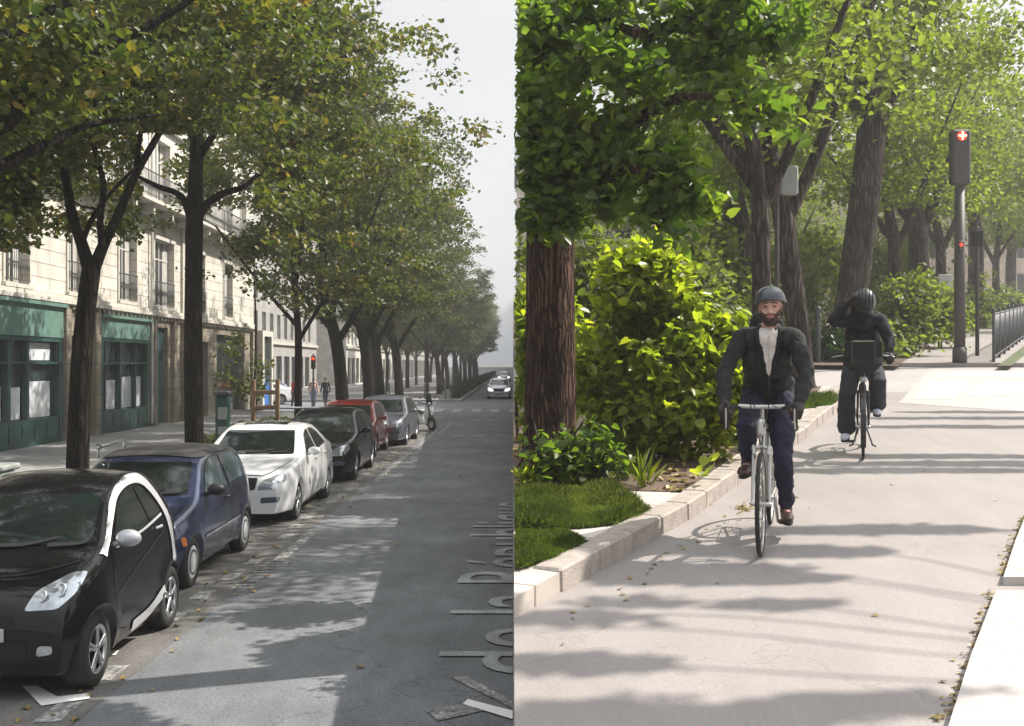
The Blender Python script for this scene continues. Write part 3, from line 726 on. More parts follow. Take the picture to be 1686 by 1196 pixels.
# first visible tree: forks low
b = (XP(128, 15.0), 15.0, .15)
def PA(x, y, dy=0.): return px3(x, y, 15.0 + dy, b)
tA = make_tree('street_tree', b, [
    [((0, 0, -.05), .19), (PA(128, 760), .165), (PA(134, 600), .15), (PA(143, 500), .14), (PA(150, 447), .135)],
    [(PA(150, 452), .11), (PA(134, 400), .085), (PA(118, 350), .075), (PA(108, 290), .065), (PA(92, 220, -.4), .045), (PA(50, 150, -1), .03), (PA(20, 60, -1.4), .018)],
    [(PA(150, 455), .10), (PA(172, 400), .08), (PA(192, 360, .2), .07), (PA(222, 290, .4), .06), (PA(262, 220, .7), .05), (PA(300, 150, 1), .04), (PA(345, 60, 1.2), .025), (PA(380, -60, 1), .015)],
    [(PA(168, 415), .05), (PA(165, 360, -.3), .045), (PA(170, 300, -.5), .04), (PA(150, 200, -.8), .03), (PA(190, 60, -1), .018)],
    [(PA(134, 402), .045), (PA(152, 360), .04), (PA(185, 315, -.3), .025), (PA(230, 270, -.6), .015)],
    [(PA(222, 290, .4), .04), (PA(240, 190, 1), .035), (PA(300, 100, 1.4), .02)]],
    [((0, 0, 6.6), (4.0, 3.8, 3.2), 520), ((.3, -1.5, 4.6), (2.8, 2.0, 1.2), 120), ((-1.2, -1, 4.6), (1.9, 2.6, 1.1), 80)], 105, .092, 'leaf_autumn', 'bark_dark', 11, side=-1, sig=(.22, .22, .11), gap=0.,
    keep=lambda p: ~((p[:, 2] < 2.5 + .105 * p[:, 1]) | ((p[:, 1] < 15.4) & (p[:, 0] / p[:, 1] > -.44) & (p[:, 0] / p[:, 1] < -.315) & (p[:, 2] < 2.5 + .185 * p[:, 1])) | ((p[:, 0] / p[:, 1] > -.345) & (p[:, 0] / p[:, 1] < -.24) & (p[:, 2] < 2.5 + .215 * p[:, 1]) & (p[:, 2] > 2.5 + .085 * p[:, 1]))))
tag(tA, 'dark forked street tree, nearest whole trunk beside the black two seater', 'tree', ga)
# second tree: straight dark trunk with two side boughs
b = (XP(320, 20.6), 20.6, .15)
def PB(x, y, dy=0.): return px3(x, y, 20.6 + dy, b)
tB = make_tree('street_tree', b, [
    [((0, 0, -.05), .22), (PB(320, 740), .19), (PB(318, 600), .18), (PB(319, 450), .17), (PB(320, 370), .17), (PB(322, 300), .14), (PB(325, 200), .12), (PB(335, 100), .09), (PB(345, 0), .06), (PB(350, -130), .03)],
    [(PB(318, 372), .10), (PB(306, 335), .075), (PB(290, 318), .06), (PB(262, 308, -.5), .05), (PB(225, 290, -1), .03)],
    [(PB(322, 365), .10), (PB(342, 335), .08), (PB(370, 318), .07), (PB(400, 308, .4), .055), (PB(428, 285, .8), .04), (PB(460, 250, 1), .02)],
    [(PB(322, 270), .08), (PB(360, 210, -.5), .06), (PB(410, 160, -1), .045), (PB(470, 120, -1.5), .025)],
    [(PB(324, 240), .07), (PB(290, 180, .5), .05), (PB(250, 120, 1), .03)],
    [(PB(326, 200), .07), (PB(380, 120, 1), .05), (PB(440, 40, 2), .03)],
    [(PB(330, 150), .06), (PB(420, 118, -.5), .045), (PB(520, 108, -1), .03), (PB(600, 80, -1), .015)]],
    [((.6, 0, 8.4), (4.0, 3.9, 3.3), 640), ((1.6, 0, 6.2), (2.4, 2.6, 1.0), 90)], 105, .095, 'leaf_autumn', 'bark_dark', 12, side=-1, sig=(.22, .22, .11), gap=0.,
    keep=lambda p: ~((p[:, 0] / p[:, 1] < -.235) & (p[:, 0] / p[:, 1] > -.345) & (p[:, 2] < 2.5 + .215 * p[:, 1])))
tag(tB, 'straight dark street tree with two side boughs behind the blue hatchback', 'tree', ga)
# tree nearer than the frame edge; its boughs reach into the top left
b = (-6.4, 8.6, .15)
def PC(x, y, Y): return px3(x, y, Y, b)
tC = make_tree('street_tree', b, [
    [((0, 0, -.05), .22), ((0, 0, 2), .19), ((.05, .1, 4.2), .17), ((.1, .2, 6), .12), ((.1, .2, 9), .05)],
    [((0, 0, 3.0), .08), (PC(-60, 300, 9.5), .06), (PC(60, 245, 10.3), .05), (PC(150, 205, 11), .035), (PC(260, 190, 11.6), .02)],
    [((0, 0, 3.6), .09), (PC(-30, 220, 9.3), .075), (PC(40, 165, 10), .065), (PC(130, 100, 10.6), .055), (PC(260, 35, 11.4), .04), (PC(400, -60, 12), .025)],
    [((0, 0, 4.2), .08), (PC(-40, 80, 9.2), .06), (PC(80, 20, 10), .045), (PC(250, -60, 11), .03)]],
    [((.6, 1.0, 7.2), (3.8, 3.6, 2.6), 340), ((1.8, 1.6, 4.7), (1.9, 1.8, .8), 50)], 100, .09, 'leaf_autumn', 'bark_dark', 13, side=-1, sig=(.24, .24, .12), gap=0.,
    keep=lambda p: ~((p[:, 2] < 2.5 + .2 * p[:, 1]) | ((p[:, 0] / p[:, 1] > -.43) & (p[:, 2] < 2.5 + .25 * p[:, 1]))))
tag(tC, 'street tree at the left edge whose boughs cross the top corner', 'tree', ga)
# sapling with stakes
b = (XP(418, 25.5), 25.5, .15)
tS = make_tree('young_tree', b, [[((0, 0, 0), .045), ((.02, 0, 1.6), .04), ((.05, 0, 3), .03), ((0, 0, 4.8), .012)]],
    [((0, 0, 3.0), (.85, .85, 1.5), 60)], 60, .10, 'leaf_autumn_far', 'bark_grey', 21, side=-1, sig=(.16, .16, .14), roots=False, twig=.5)
tag(tS, 'slender young tree with small olive crown between the second and third big trunks', 'tree')
protoF = None
specs = []
rg = np.random.default_rng(40)
rowY = [30.5, 37.0, 43.0, 49.2, 55.5] + [77 + 8.2 * i for i in range(14)]
labs = ['thin dark trunked street tree just beyond the planted bed', 'thick leaning street tree behind the roof of the black hatchback', 'street tree behind the roof of the red car',
        'street tree above the grey car at the end of the parked line', 'last street tree before the crosswalk']
for i, Y in enumerate(rowY):
    x = LX if Y < 60 else -6.2
    if i in (0, 1, 5):
        rr = np.random.default_rng(50 + i)
        b = (x, Y, .15); r0 = (.13, .27, .2)[min(i, 2)]
        le = .5 if i == 1 else .15
        lim = [[((.25 * (i == 1), 0, -.05), r0), ((.2 * (i == 1), 0, 1.5), r0 * .85), ((0, 0, 3.2), r0 * .8), ((-le, .1, 5.2), r0 * .6), ((-le * .6, 0, 8), r0 * .4), ((0, 0, 11), .03)],
               [((0, 0, 3.0), r0 * .5), ((.8, .3, 4.4), r0 * .4), ((1.8, .5, 6.0), r0 * .3), ((2.6, .3, 8), .02)], [((0, 0, 3.4), r0 * .5), ((-1.0, -.3, 4.6), r0 * .35), ((-2.2, -.5, 6.2), .03)],
               [((-.1, 0, 4.2), r0 * .4), ((.3, -1, 6), .05), ((.6, -1.9, 8), .02)]]
        t = make_tree('street_tree', b, lim, [((.3, 0, 8.2), (3.9, 3.8, 4.0), 560), ((.9, 0, 5.2), (2.9, 3.0, 1.2), 130)], 74, .115, 'leaf_autumn' if i == 0 else 'leaf_autumn_far', 'bark_dark', 60 + i, side=-1, sig=(.25, .25, .13), seg=7, gap=.02)
        specs.append(t); src = t
    else:
        src = specs[1] if i < 5 else specs[2] if i % 2 else specs[1]
        t = copy_tree(src); t.location = (x + rg.uniform(-.25, .25), Y, .15); t.rotation_euler = (0, 0, rg.uniform(-.5, .5) if i < 5 else rg.choice([0, .4, -.4, .2])); s_ = rg.uniform(.9, 1.06); t.scale = (min(s_, .98), s_, s_)
    tag(t, labs[i] if i < 5 else 'distant street tree beyond the crosswalk in the receding row', 'tree', ga if i < 5 else 'distant trees receding along the avenue')
# a second line of trees behind, along the far pavement
for j, (x, Y) in enumerate([(-10.5, 80), (-10.8, 92), (-10.4, 106), (-11, 122), (-10.6, 140), (-10.4, 160)]):
    t = copy_tree(specs[1 + j % 2]); t.location = (x, Y, .15); t.rotation_euler = (0, 0, j * .9); t.scale = (.85, .85, .9)
    tag(t, 'tree in the second row near the far building fronts', 'tree', 'second row of distant trees')
# hedge along the kerb beyond the crossing
rgh = np.random.default_rng(9)
n = 24000
c = np.stack([rgh.uniform(-4.3, -3.75, n), 74 + (rgh.uniform(0, 1, n) ** 1.5) * 160, rgh.uniform(.1, 1.05, n)], 1)
hd = mesh_obj('hedge', leaf_mesh('hedge', leaf_arrays(c, .16, rgh)), 'leaf_dark'); tag(hd, 'low dark clipped hedge beside the road beyond the crosswalk', 'hedge')
# ------------------------------------------------------------ cars (local: front towards -Y, ground centre at the origin)
def pchip(xs, ys, x):
    xs = np.array(xs, float); ys = np.array(ys, float); h = np.diff(xs); d = np.diff(ys) / h
    m = np.zeros(len(xs)); m[0] = d[0]; m[-1] = d[-1]
    for i in range(1, len(xs) - 1):
        if d[i - 1] * d[i] > 0:
            w1 = 2 * h[i] + h[i - 1]; w2 = h[i] + 2 * h[i - 1]; m[i] = (w1 + w2) / (w1 / d[i - 1] + w2 / d[i])
    x = np.clip(np.asarray(x, float), xs[0], xs[-1]); i = np.clip(np.searchsorted(xs, x) - 1, 0, len(h) - 1)
    t = (x - xs[i]) / h[i]
    return (2 * t ** 3 - 3 * t ** 2 + 1) * ys[i] + (t ** 3 - 2 * t ** 2 + t) * h[i] * m[i] + (-2 * t ** 3 + 3 * t ** 2) * ys[i + 1] + (t ** 3 - t ** 2) * h[i] * m[i + 1]
def clip_cell(poly, x0, x1, y0, y1):
    def cut(P, ax, lim, sgn):
        out = []
        for i in range(len(P)):
            a, b = P[i], P[(i + 1) % len(P)]; da, db = sgn * (a[ax] - lim), sgn * (b[ax] - lim)
            if da >= 0: out.append(a)
            if (da >= 0) != (db >= 0):
                t = da / (da - db); out.append((a[0] + t * (b[0] - a[0]), a[1] + t * (b[1] - a[1])))
        return out
    for ax, lim, sg in ((0, x0, 1), (0, x1, -1), (1, y0, 1), (1, y1, -1)):
        poly = cut(poly, ax, lim, sg)
        if len(poly) < 3: return []
    return poly
def smooth_poly(P, n=4, closed=True):
    out = []; k = len(P)
    for i in range(k):
        a, b, c, d = [np.array(P[(i + j) % k], float) for j in (-1, 0, 1, 2)]
        for q in range(n):
            t = q / n; out.append(tuple(.5 * ((2 * b) + (-a + c) * t + (2 * a - 5 * b + 4 * c - d) * t * t + (-a + 3 * b - 3 * c + d) * t ** 3)))
    return out
def round_poly(P, r=.05, n=3):
    out = []; k = len(P)
    for i in range(k):
        p = np.array(P[i], float); a = np.array(P[i - 1], float); b = np.array(P[(i + 1) % k], float)
        da = (a - p) / np.linalg.norm(a - p); db = (b - p) / np.linalg.norm(b - p); rr = min(r, np.linalg.norm(a - p) * .4, np.linalg.norm(b - p) * .4)
        for q in range(n + 1):
            t = q / n; out.append(tuple((1 - t) ** 2 * (p + da * rr) + 2 * t * (1 - t) * p + t * t * (p + db * rr)))
    return out
def band(pts, w, smooth=True):
    P = [np.array(p, float) for p in pts]
    if smooth:
        c = curve([((p[0], p[1], 0), 0) for p in pts], 5); P = [q[:2] for q in c]
    L_ = []; R_ = []
    for i, p in enumerate(P):
        t = P[min(i + 1, len(P) - 1)] - P[max(i - 1, 0)]; t = t / np.linalg.norm(t); nn = np.array([-t[1], t[0]])
        ww = (w(i / (len(P) - 1)) if callable(w) else w) / 2
        L_.append(p + nn * ww); R_.append(p - nn * ww)
    return L_, R_
class Skin:
    def __init__(s, V, Fc): s.bvh = BVHTree.FromPolygons([Vector(v) for v in V], Fc)
    def hit(s, o, d):
        h = s.bvh.ray_cast(Vector(o), Vector(d))
        if h[0] is None: return None
        n = h[1]
        if n.dot(Vector(d)) > 0: n = -n
        return h[0], n
    def project(s, view, a, b, off):
        if view == 'R': h = s.hit((5, a, b), (-1, 0, 0))
        elif view == 'L': h = s.hit((-5, a, b), (1, 0, 0))
        elif view == 'F': h = s.hit((a, -8, b), (0, 1, 0))
        elif view == 'B': h = s.hit((a, 8, b), (0, -1, 0))
        else: h = s.hit((a, b, 5), (0, 0, -1))
        if h is None:
            return None
        return h[0] + h[1] * off
    def safe(s, view, a, b, off):
        """project, sliding down the side until the surface faces the view"""
        ax = {'R': (1, 0, 0), 'L': (-1, 0, 0), 'F': (0, -1, 0), 'B': (0, 1, 0)}.get(view)
        if view not in 'RL': return s.project(view, a, b, off)
        for k in range(40):
            h = s.hit((5 * ax[0], a, b - k * .005), (-ax[0], 0, 0))
            if h and h[1].dot(Vector(ax)) > .42 and h[0].x * ax[0] > 0: return h[0] + h[1] * off
        return None
    def patch(s, polys, view, name, mat, par, off=.005, d=.05, mb=None):
        own = mb is None; mb = mb or MB(); 
        for poly in polys:
            xs = [p[0] for p in poly]; ys = [p[1] for p in poly]
            key = {}; V = []; Fc = []
            nx = max(1, int((max(xs) - min(xs)) / d) + 1); ny = max(1, int((max(ys) - min(ys)) / d) + 1)
            for i in range(nx):
                for j in range(ny):
                    x0 = min(xs) + i * d; y0 = min(ys) + j * d
                    c = clip_cell(poly, x0, x0 + d, y0, y0 + d)
                    if len(c) < 3: continue
                    f = []
                    for p in c:
                        k = (round(p[0], 4), round(p[1], 4))
                        if k not in key:
                            q = s.project(view, p[0], p[1], off)
                            if q is None: q = 0
                            key[k] = len(V); V.append(q)
                        if not f or f[-1] != key[k]: f.append(key[k])
                    if len(f) > 2 and f[0] == f[-1]: f.pop()
                    if len(set(f)) < 3 or any(isinstance(V[k], int) for k in f): continue
                    if max((V[f[i]] - V[f[i - 1]]).length for i in range(len(f))) > .35: continue
                    Fc.append(tuple(f))
            V = [Vector((0, 0, .3)) if isinstance(v, int) else v for v in V]
            mb.add(V, Fc, True)
        return mb.build(name, mat, par, fix=False) if own else mb
    def strip(s, pts, w, view, name, mat, par, off=.006, smooth=True, mb=None):
        own = mb is None; mb = mb or MB()
        L_, R_ = band(pts, w, smooth); V = []; ok = []
        for a, b in zip(L_, R_):
            for t in (0, .33, .67, 1):
                q = s.safe(view, a[0] + (b[0] - a[0]) * t, a[1] + (b[1] - a[1]) * t, off); ok.append(q is not None); V.append(q if q is not None else Vector((0, 0, 0.3)))
        fs = [(4 * i + j, 4 * i + j + 1, 4 * i + j + 5, 4 * i + j + 4) for i in range(len(L_) - 1) for j in range(3)]
        fs = [f for f in fs if all(ok[k] for k in f) and max((V[f[k]] - V[f[k - 1]]).length for k in range(4)) < .4]
        mb.add(V, fs, True)
        return mb.build(name, mat, par) if own else mb
def car_shell(P):
    L, W = P['L'], P['W']; top = P['top']; belt = P['belt']; zb0 = P.get('zb', .2); ra = P['ra']; zc = P['wr']
    ys = set(np.linspace(-L / 2, L / 2, 90)) | set(t[0] for t in top)
    for e in (0, .004, .012, .025, .045, .07, .10, .14, .19, .25): ys |= {-L / 2 + e, L / 2 - e}
    for yc in P['wheels']: ys |= set(yc + ra * np.cos(np.linspace(0, PI, 21)))
    ys = np.array(sorted(ys)); ys = ys[np.concatenate([[True], np.diff(ys) > .0025])]
    zt = pchip([t[0] for t in top], [t[1] for t in top], ys); zbl = pchip([t[0] for t in belt], [t[1] for t in belt], ys)
    fk, rk, fr = P.get('fk', .2), P.get('rk', .16), P.get('fr', .75)
    tum = P.get('tum', .38); K = 18; T = 8; V = []; rc0 = P.get('rc', .09)
    for y, zT, zB in zip(ys, zt, zbl):
        tf = min(1, (y + L / 2) / fr); tr = min(1, (L / 2 - y) / fr)
        wp = W / 2 * (1 - fk * (1 - tf) ** 2.6) * (1 - rk * (1 - tr) ** 2.6)
        zb = zb0 + .10 * max(0, 1 - (y + L / 2) / .35) ** 2 * 0 + .08 * max(0, 1 - (L / 2 - y) / .5)
        for yc in P['wheels']:
            if abs(y - yc) < ra: zb = max(zb, zc + math.sqrt(max(0, ra * ra - (y - yc) ** 2)))
        zb = min(zb, zT - .03)
        rc = min(rc0, (zT - zb) * .45)
        def wid(z):
            zm = .50
            if z <= zB:
                u = (z - zm) / (zB - zm) if z > zm else (zm - z) / (zm - zb0)
                wd = wp - (.045 * u ** 2 if z > zm else .05 * u ** 2)
                for yc in P['wheels']:                  # flared arches
                    d_ = math.hypot(y - yc, z - zc)
                    if d_ < ra + .16: wd += .022 * (1 - max(0, d_ - ra) / .16) ** 1
                return wd
            return wp - .045 - tum * (z - zB) - .12 * (z - zB) ** 2
        sec = []
        for k in range(K):
            z = zb + (zT - rc - zb) * k / (K - 1); sec.append((wid(z), z))
        we = wid(zT - rc)
        for k in range(1, 6):
            q = k / 5 * PI / 2; sec.append((we - rc * (1 - math.cos(q)) * 1.0 - tum * rc * math.sin(q) * .6, zT - rc + rc * math.sin(q)))
        xe, ze = sec[-1]; crown = P.get('crown', .035)
        for k in range(1, T + 1):
            t = k / T; sec.append((xe * (1 - t), ze + crown * (1 - (1 - t) ** 2) * min(1, xe / .5)))
        n = len(sec)
        V += [(x, y, z) for x, z in sec] + [(-x, y, z) for x, z in sec[-2::-1]]
    m_ = 2 * n - 1; Fc = []
    for i in range(len(ys) - 1):
        for k in range(m_ - 1): Fc.append((i * m_ + k, i * m_ + k + 1, (i + 1) * m_ + k + 1, (i + 1) * m_ + k))
        Fc.append((i * m_ + m_ - 1, i * m_, (i + 1) * m_, (i + 1) * m_ + m_ - 1))
    Fc.append(tuple(range(m_))); e = (len(ys) - 1) * m_; Fc.append(tuple(range(e + m_ - 1, e - 1, -1)))
    return V, Fc
def wheel(root, x, y, r, w_, style, rim):
    M = Matrix.Translation((x, y, r)); sx = 1 if x > 0 else -1
    t = MB(); ri = r * .64
    prof = [(ri, -w_ / 2), (r * .92, -w_ / 2), (r * .985, -w_ * .42), (r, -w_ * .25), (r, w_ * .25), (r * .985, w_ * .42), (r * .92, w_ / 2), (ri, w_ / 2), (ri, -w_ / 2)]
    t.lathe(prof, n=36)
    wo = empty('wheel', (x, y, r)); wo.parent = root
    t.build('tyre', 'tyre', wo)
    q = MB(); o_ = sx * w_ / 2
    q.lathe([(ri * 1.02, o_ * .98), (ri * .95, o_ * .9), (ri * .93, o_ * .45), (.0, o_ * .40)], n=32)
    q.build('rim_well', 'underside' if style == 'alloy' else rim, wo)
    s_ = MB()
    if style == 'alloy':
        s_.lathe([(ri * 1.03, o_ * .99), (ri * .99, o_ * 1.02), (ri * .9, o_ * .95), (ri * .88, o_ * .8)], n=32)
        for k in range(5):
            a = k * 2 * PI / 5 + .3
            for da in (-.13, .13):
                s_.tube([(o_ * .88, math.cos(a) * ri * .12, math.sin(a) * ri * .12), (o_ * .92, math.cos(a + da) * ri * .9, math.sin(a + da) * ri * .9)], [ri * .10, ri * .075], 6)
        s_.lathe([(ri * .22, o_ * .8), (ri * .2, o_ * .98), (.0, o_ * 1.0)], n=16)
    else:
        s_.lathe([(ri * 1.03, o_ * .98), (ri * .97, o_ * 1.04), (ri * .6, o_ * 1.1), (ri * .25, o_ * 1.16), (0, o_ * 1.17)], n=32)
    rm = s_.build('rim', rim, wo)
    if style != 'alloy':
        h = MB()
        h.lathe([(ri * .80, o_ * 1.065), (ri * .76, o_ * 1.09), (ri * .68, o_ * 1.10), (ri * .64, o_ * 1.095)], n=28); h.build('vent_ring', 'black_plastic', rm)
    return wo
def make_car(P):
    root = empty(P['name']); V, Fc = car_shell(P); sk_ = Skin(V, Fc); L, W = P['L'], P['W']
    b_ = MB(); b_.add(V, Fc[:-2], True); b_.add(V, [], True); n0 = len(b_.v)
    b_.f += [Fc[-2], Fc[-1]]; b_.sm += [False, False]
    paint = 'paint_' + P['paint']
    body = b_.build('body', paint, root, fix=True)
    u = MB(); wl = W / 2 - .28
    u.box(-wl, -L / 2 + .12, .16, wl, L / 2 - .15, min(.62, P['wr'] * 2)); u.box(-W / 2 + .09, -L / 2 + .35, .15, W / 2 - .09, L / 2 - .35, .21) if False else None
    u.build('underbody', 'underside', root)
    for yc in P['wheels']:
        for sx in (1, -1): wheel(root, sx * (W / 2 - P['tw'] / 2 - .02), yc, P['wr'], P['tw'], P['style'], P['rim'])
    for nm, view, polys, mat in P['patches']:
        if view == 'S':
            for v in ('R', 'L'): sk_.patch([round_poly(p, .035) for p in polys], v, nm, mat, root)
        elif view == 'FX':     # mirrored pair on the front, one part each
            for s_ in (1, -1): sk_.patch([round_poly([(s_ * a, b) for a, b in (p if s_ == 1 else p[::-1])], .03) for p in polys], 'F', nm, mat, root)
        elif view == 'BX':
            for s_ in (1, -1): sk_.patch([round_poly([(s_ * a, b) for a, b in p], .03) for p in polys], 'B', nm, mat, root)
        else: sk_.patch([round_poly(p, .04) for p in polys], view, nm, mat, root)
    for nm, view, lines, w_, mat, off in P['strips']:
        for v in (('R', 'L') if view == 'S' else (view,)):
            mb = MB()
            for ln in lines: sk_.strip(ln, w_, v, nm, mat, root, off, smooth=len(ln) > 2, mb=mb)
            mb.build(nm, mat, root)
    my, mz = P['mirror']
    for s_ in (1, -1):
        q = sk_.project('R', my, mz, 0); xw = (q.x if q else W / 2)
        mm = MB(); mm.ell((s_ * (xw + .13), my - .02, mz + .05), (.105, .065, .072), 14, 10); mm.tube([(s_ * (xw - .03), my + .02, mz - .02), (s_ * (xw + .10), my, mz + .02)], [.03, .025], 6); mo = mm.build('mirror', P.get('mirror_mat', paint), root)
        g = MB(); g.ell((s_ * (xw + .13), my + .035, mz + .05), (.085, .012, .055), 12, 8); g.build('mirror_glass', 'chrome', mo)
    for (hy, hz) in P['handles']:
        for v, s_ in (('R', 1), ('L', -1)):
            q = sk_.project(v, hy, hz, .012)
            if q: h = MB(); h.bbox(tuple(q), (.03, .17, .035), bev=.012); h.build('door_handle', P.get('handle_mat', paint), root)
    pz = P['plate']; q = sk_.project('F', 0, pz, .0)
    if q: h = MB(); h.bbox((0, q.y - .012, pz), (.46, .02, .10), bev=.006); h.build('number_plate', 'plate_white', root)
    for s_ in (-.12, .28): # wipers
        mb = MB(); z0 = P['cowl']; a = sk_.strip([(s_, z0 + .04), (s_ + .25, z0 + .05), (s_ + .45 if s_ < 0 else s_ + .30, z0 + .09)], .02, 'F', 'wiper', 'seam', root, .02, mb=mb); mb.build('wiper', 'seam', root)
    return root
# near two-seater
smart = dict(name='parked_car', L=2.70, W=1.56, wr=.29, ra=.335, tw=.19, wheels=(-.93, .94), paint='black', style='alloy', rim='alloy', cowl=1.0, tum=.34, fk=.17, rk=.12, fr=.6, rc=.10,
    top=[(-1.35, .52), (-1.335, .63), (-1.28, .74), (-1.12, .86), (-.85, .96), (-.66, 1.03), (-.45, 1.19), (-.18, 1.38), (.02, 1.46), (.40, 1.52), (.80, 1.48), (1.02, 1.30), (1.20, 1.0), (1.32, .75), (1.35, .6)],
    belt=[(-1.35, .62), (-1.1, .84), (-.6, 1.0), (.3, 1.03), (1.35, 1.08)],
    patches=[('windscreen', 'F', [[(-.60, 1.05), (.60, 1.05), (.52, 1.40), (-.52, 1.40)]], 'car_glass'),
             ('side_window', 'S', [[(-.50, 1.02), (-.18, 1.29), (.10, 1.395), (.29, 1.40), (.40, 1.06)], [(.45, 1.07), (.35, 1.40), (.52, 1.38), (.76, 1.13)]], 'car_glass'),
             ('headlight', 'FX', [[(.36, .67), (.42, .80), (.60, .90), (.70, .90), (.69, .78), (.60, .68)]], 'lamp_glass'),
             ('lower_grille', 'F', [[(-.40, .30), (.40, .30), (.38, .46), (-.38, .46)]], 'seam'), ('upper_grille', 'F', [[(-.30, .56), (.30, .56), (.28, .64), (-.28, .64)]], 'seam'),
             ('fog_light', 'FX', [[(.46, .34), (.58, .36), (.58, .42), (.47, .42)]], 'lamp_glass'),
             ('tail_light', 'S', [[(1.18, .92), (1.26, .92), (1.22, 1.02), (1.14, 1.02)], [(1.21, .78), (1.29, .80), (1.27, .88), (1.19, .87)]], 'red_lens')],
    strips=[('side_cell', 'S', [[(-.71, .985), (-.40, 1.225), (-.10, 1.405), (.25, 1.475), (.58, 1.44), (.80, 1.25), (.93, .98), (.97, .78), (.88, .60), (.62, .43), (.30, .31), (-.15, .275)]], lambda t: .085 + .02 * math.sin(min(1, t * 1.5) * PI) + .015 * (t > .5), 'paint_silver_cell', .012),
            ('door_seam', 'S', [[(-.55, .99), (-.58, .6), (-.50, .36), (-.3, .30)], [(-.56, .62), (.1, .80), (.72, .95)]], .010, 'seam', .008),
            ('belt_trim', 'S', [[(-.48, 1.0), (.2, 1.035), (.76, 1.10)]], .022, 'paint_silver_cell', .009),
            ('bonnet_seam', 'F', [[(-.60, .955), (-.3, .90), (0, .885), (.3, .90), (.60, .955)]], .010, 'seam', .006),
           ],
    mirror=(-.50, 1.03), mirror_mat='paint_silver', handles=[(.60, 1.00)], handle_mat='paint_silver', plate=.50)
hatch = dict(name='parked_car', L=3.43, W=1.63, wr=.28, ra=.325, tw=.17, wheels=(-1.17, 1.17), paint='navy', style='cap', rim='hubcap', cowl=.95, tum=.30, fk=.2, rk=.1, fr=.65, rc=.09,
    top=[(-1.715, .48), (-1.70, .58), (-1.62, .68), (-1.45, .77), (-1.15, .86), (-.88, .93), (-.6, 1.12), (-.32, 1.31), (-.12, 1.38), (.3, 1.42), (1.0, 1.41), (1.3, 1.37), (1.48, 1.18), (1.62, .92), (1.70, .75), (1.715, .55)],
    belt=[(-1.715, .58), (-1.3, .76), (-.8, .90), (1.715, .96)],
    patches=[('windscreen', 'F', [[(-.62, .98), (.62, .98), (.54, 1.32), (-.54, 1.32)]], 'car_glass'),
             ('side_window', 'S', [[(-.60, .95), (-.22, 1.27), (.0, 1.335), (.32, 1.35), (.40, .97)], [(.50, .98), (.42, 1.35), (1.05, 1.34), (1.27, 1.22), (1.36, 1.02)]], 'pale_glass'),
             ('headlight', 'FX', [[(.40, .56), (.42, .66), (.60, .70), (.70, .66), (.69, .57)]], 'lamp_glass'),
             ('lower_grille', 'F', [[(-.45, .28), (.45, .28), (.42, .40), (-.42, .40)]], 'seam'),
             ('front_bumper', 'F', [[(-.72, .30), (-.46, .30), (-.46, .42), (.46, .42), (.46, .30), (.72, .30), (.74, .52), (-.74, .52)]], 'paint_blue_grey'),
             ('indicator', 'S', [[(-1.49, .50), (-1.41, .50), (-1.41, .60), (-1.49, .60)]], 'amber_lens')],
    strips=[('door_seam', 'S', [[(-.72, .90), (-.80, .6), (-.76, .30), (-.6, .25)], [(.42, 1.38), (.46, .9), (.44, .3)], [(-.72, .25), (.44, .27)]], .010, 'seam', .008),
            ('side_moulding', 'S', [[(-.74, .50), (.0, .51), (1.40, .54)]], .032, 'paint_silver', .012),
            ('bonnet_seam', 'F', [[(-.66, .90), (-.62, .8), (-.5, .72)], [(.66, .90), (.62, .8), (.5, .72)]], .010, 'seam', .006)],
    mirror=(-.52, .97), mirror_mat='black_plastic', handles=[(.30, .84)], plate=.42)
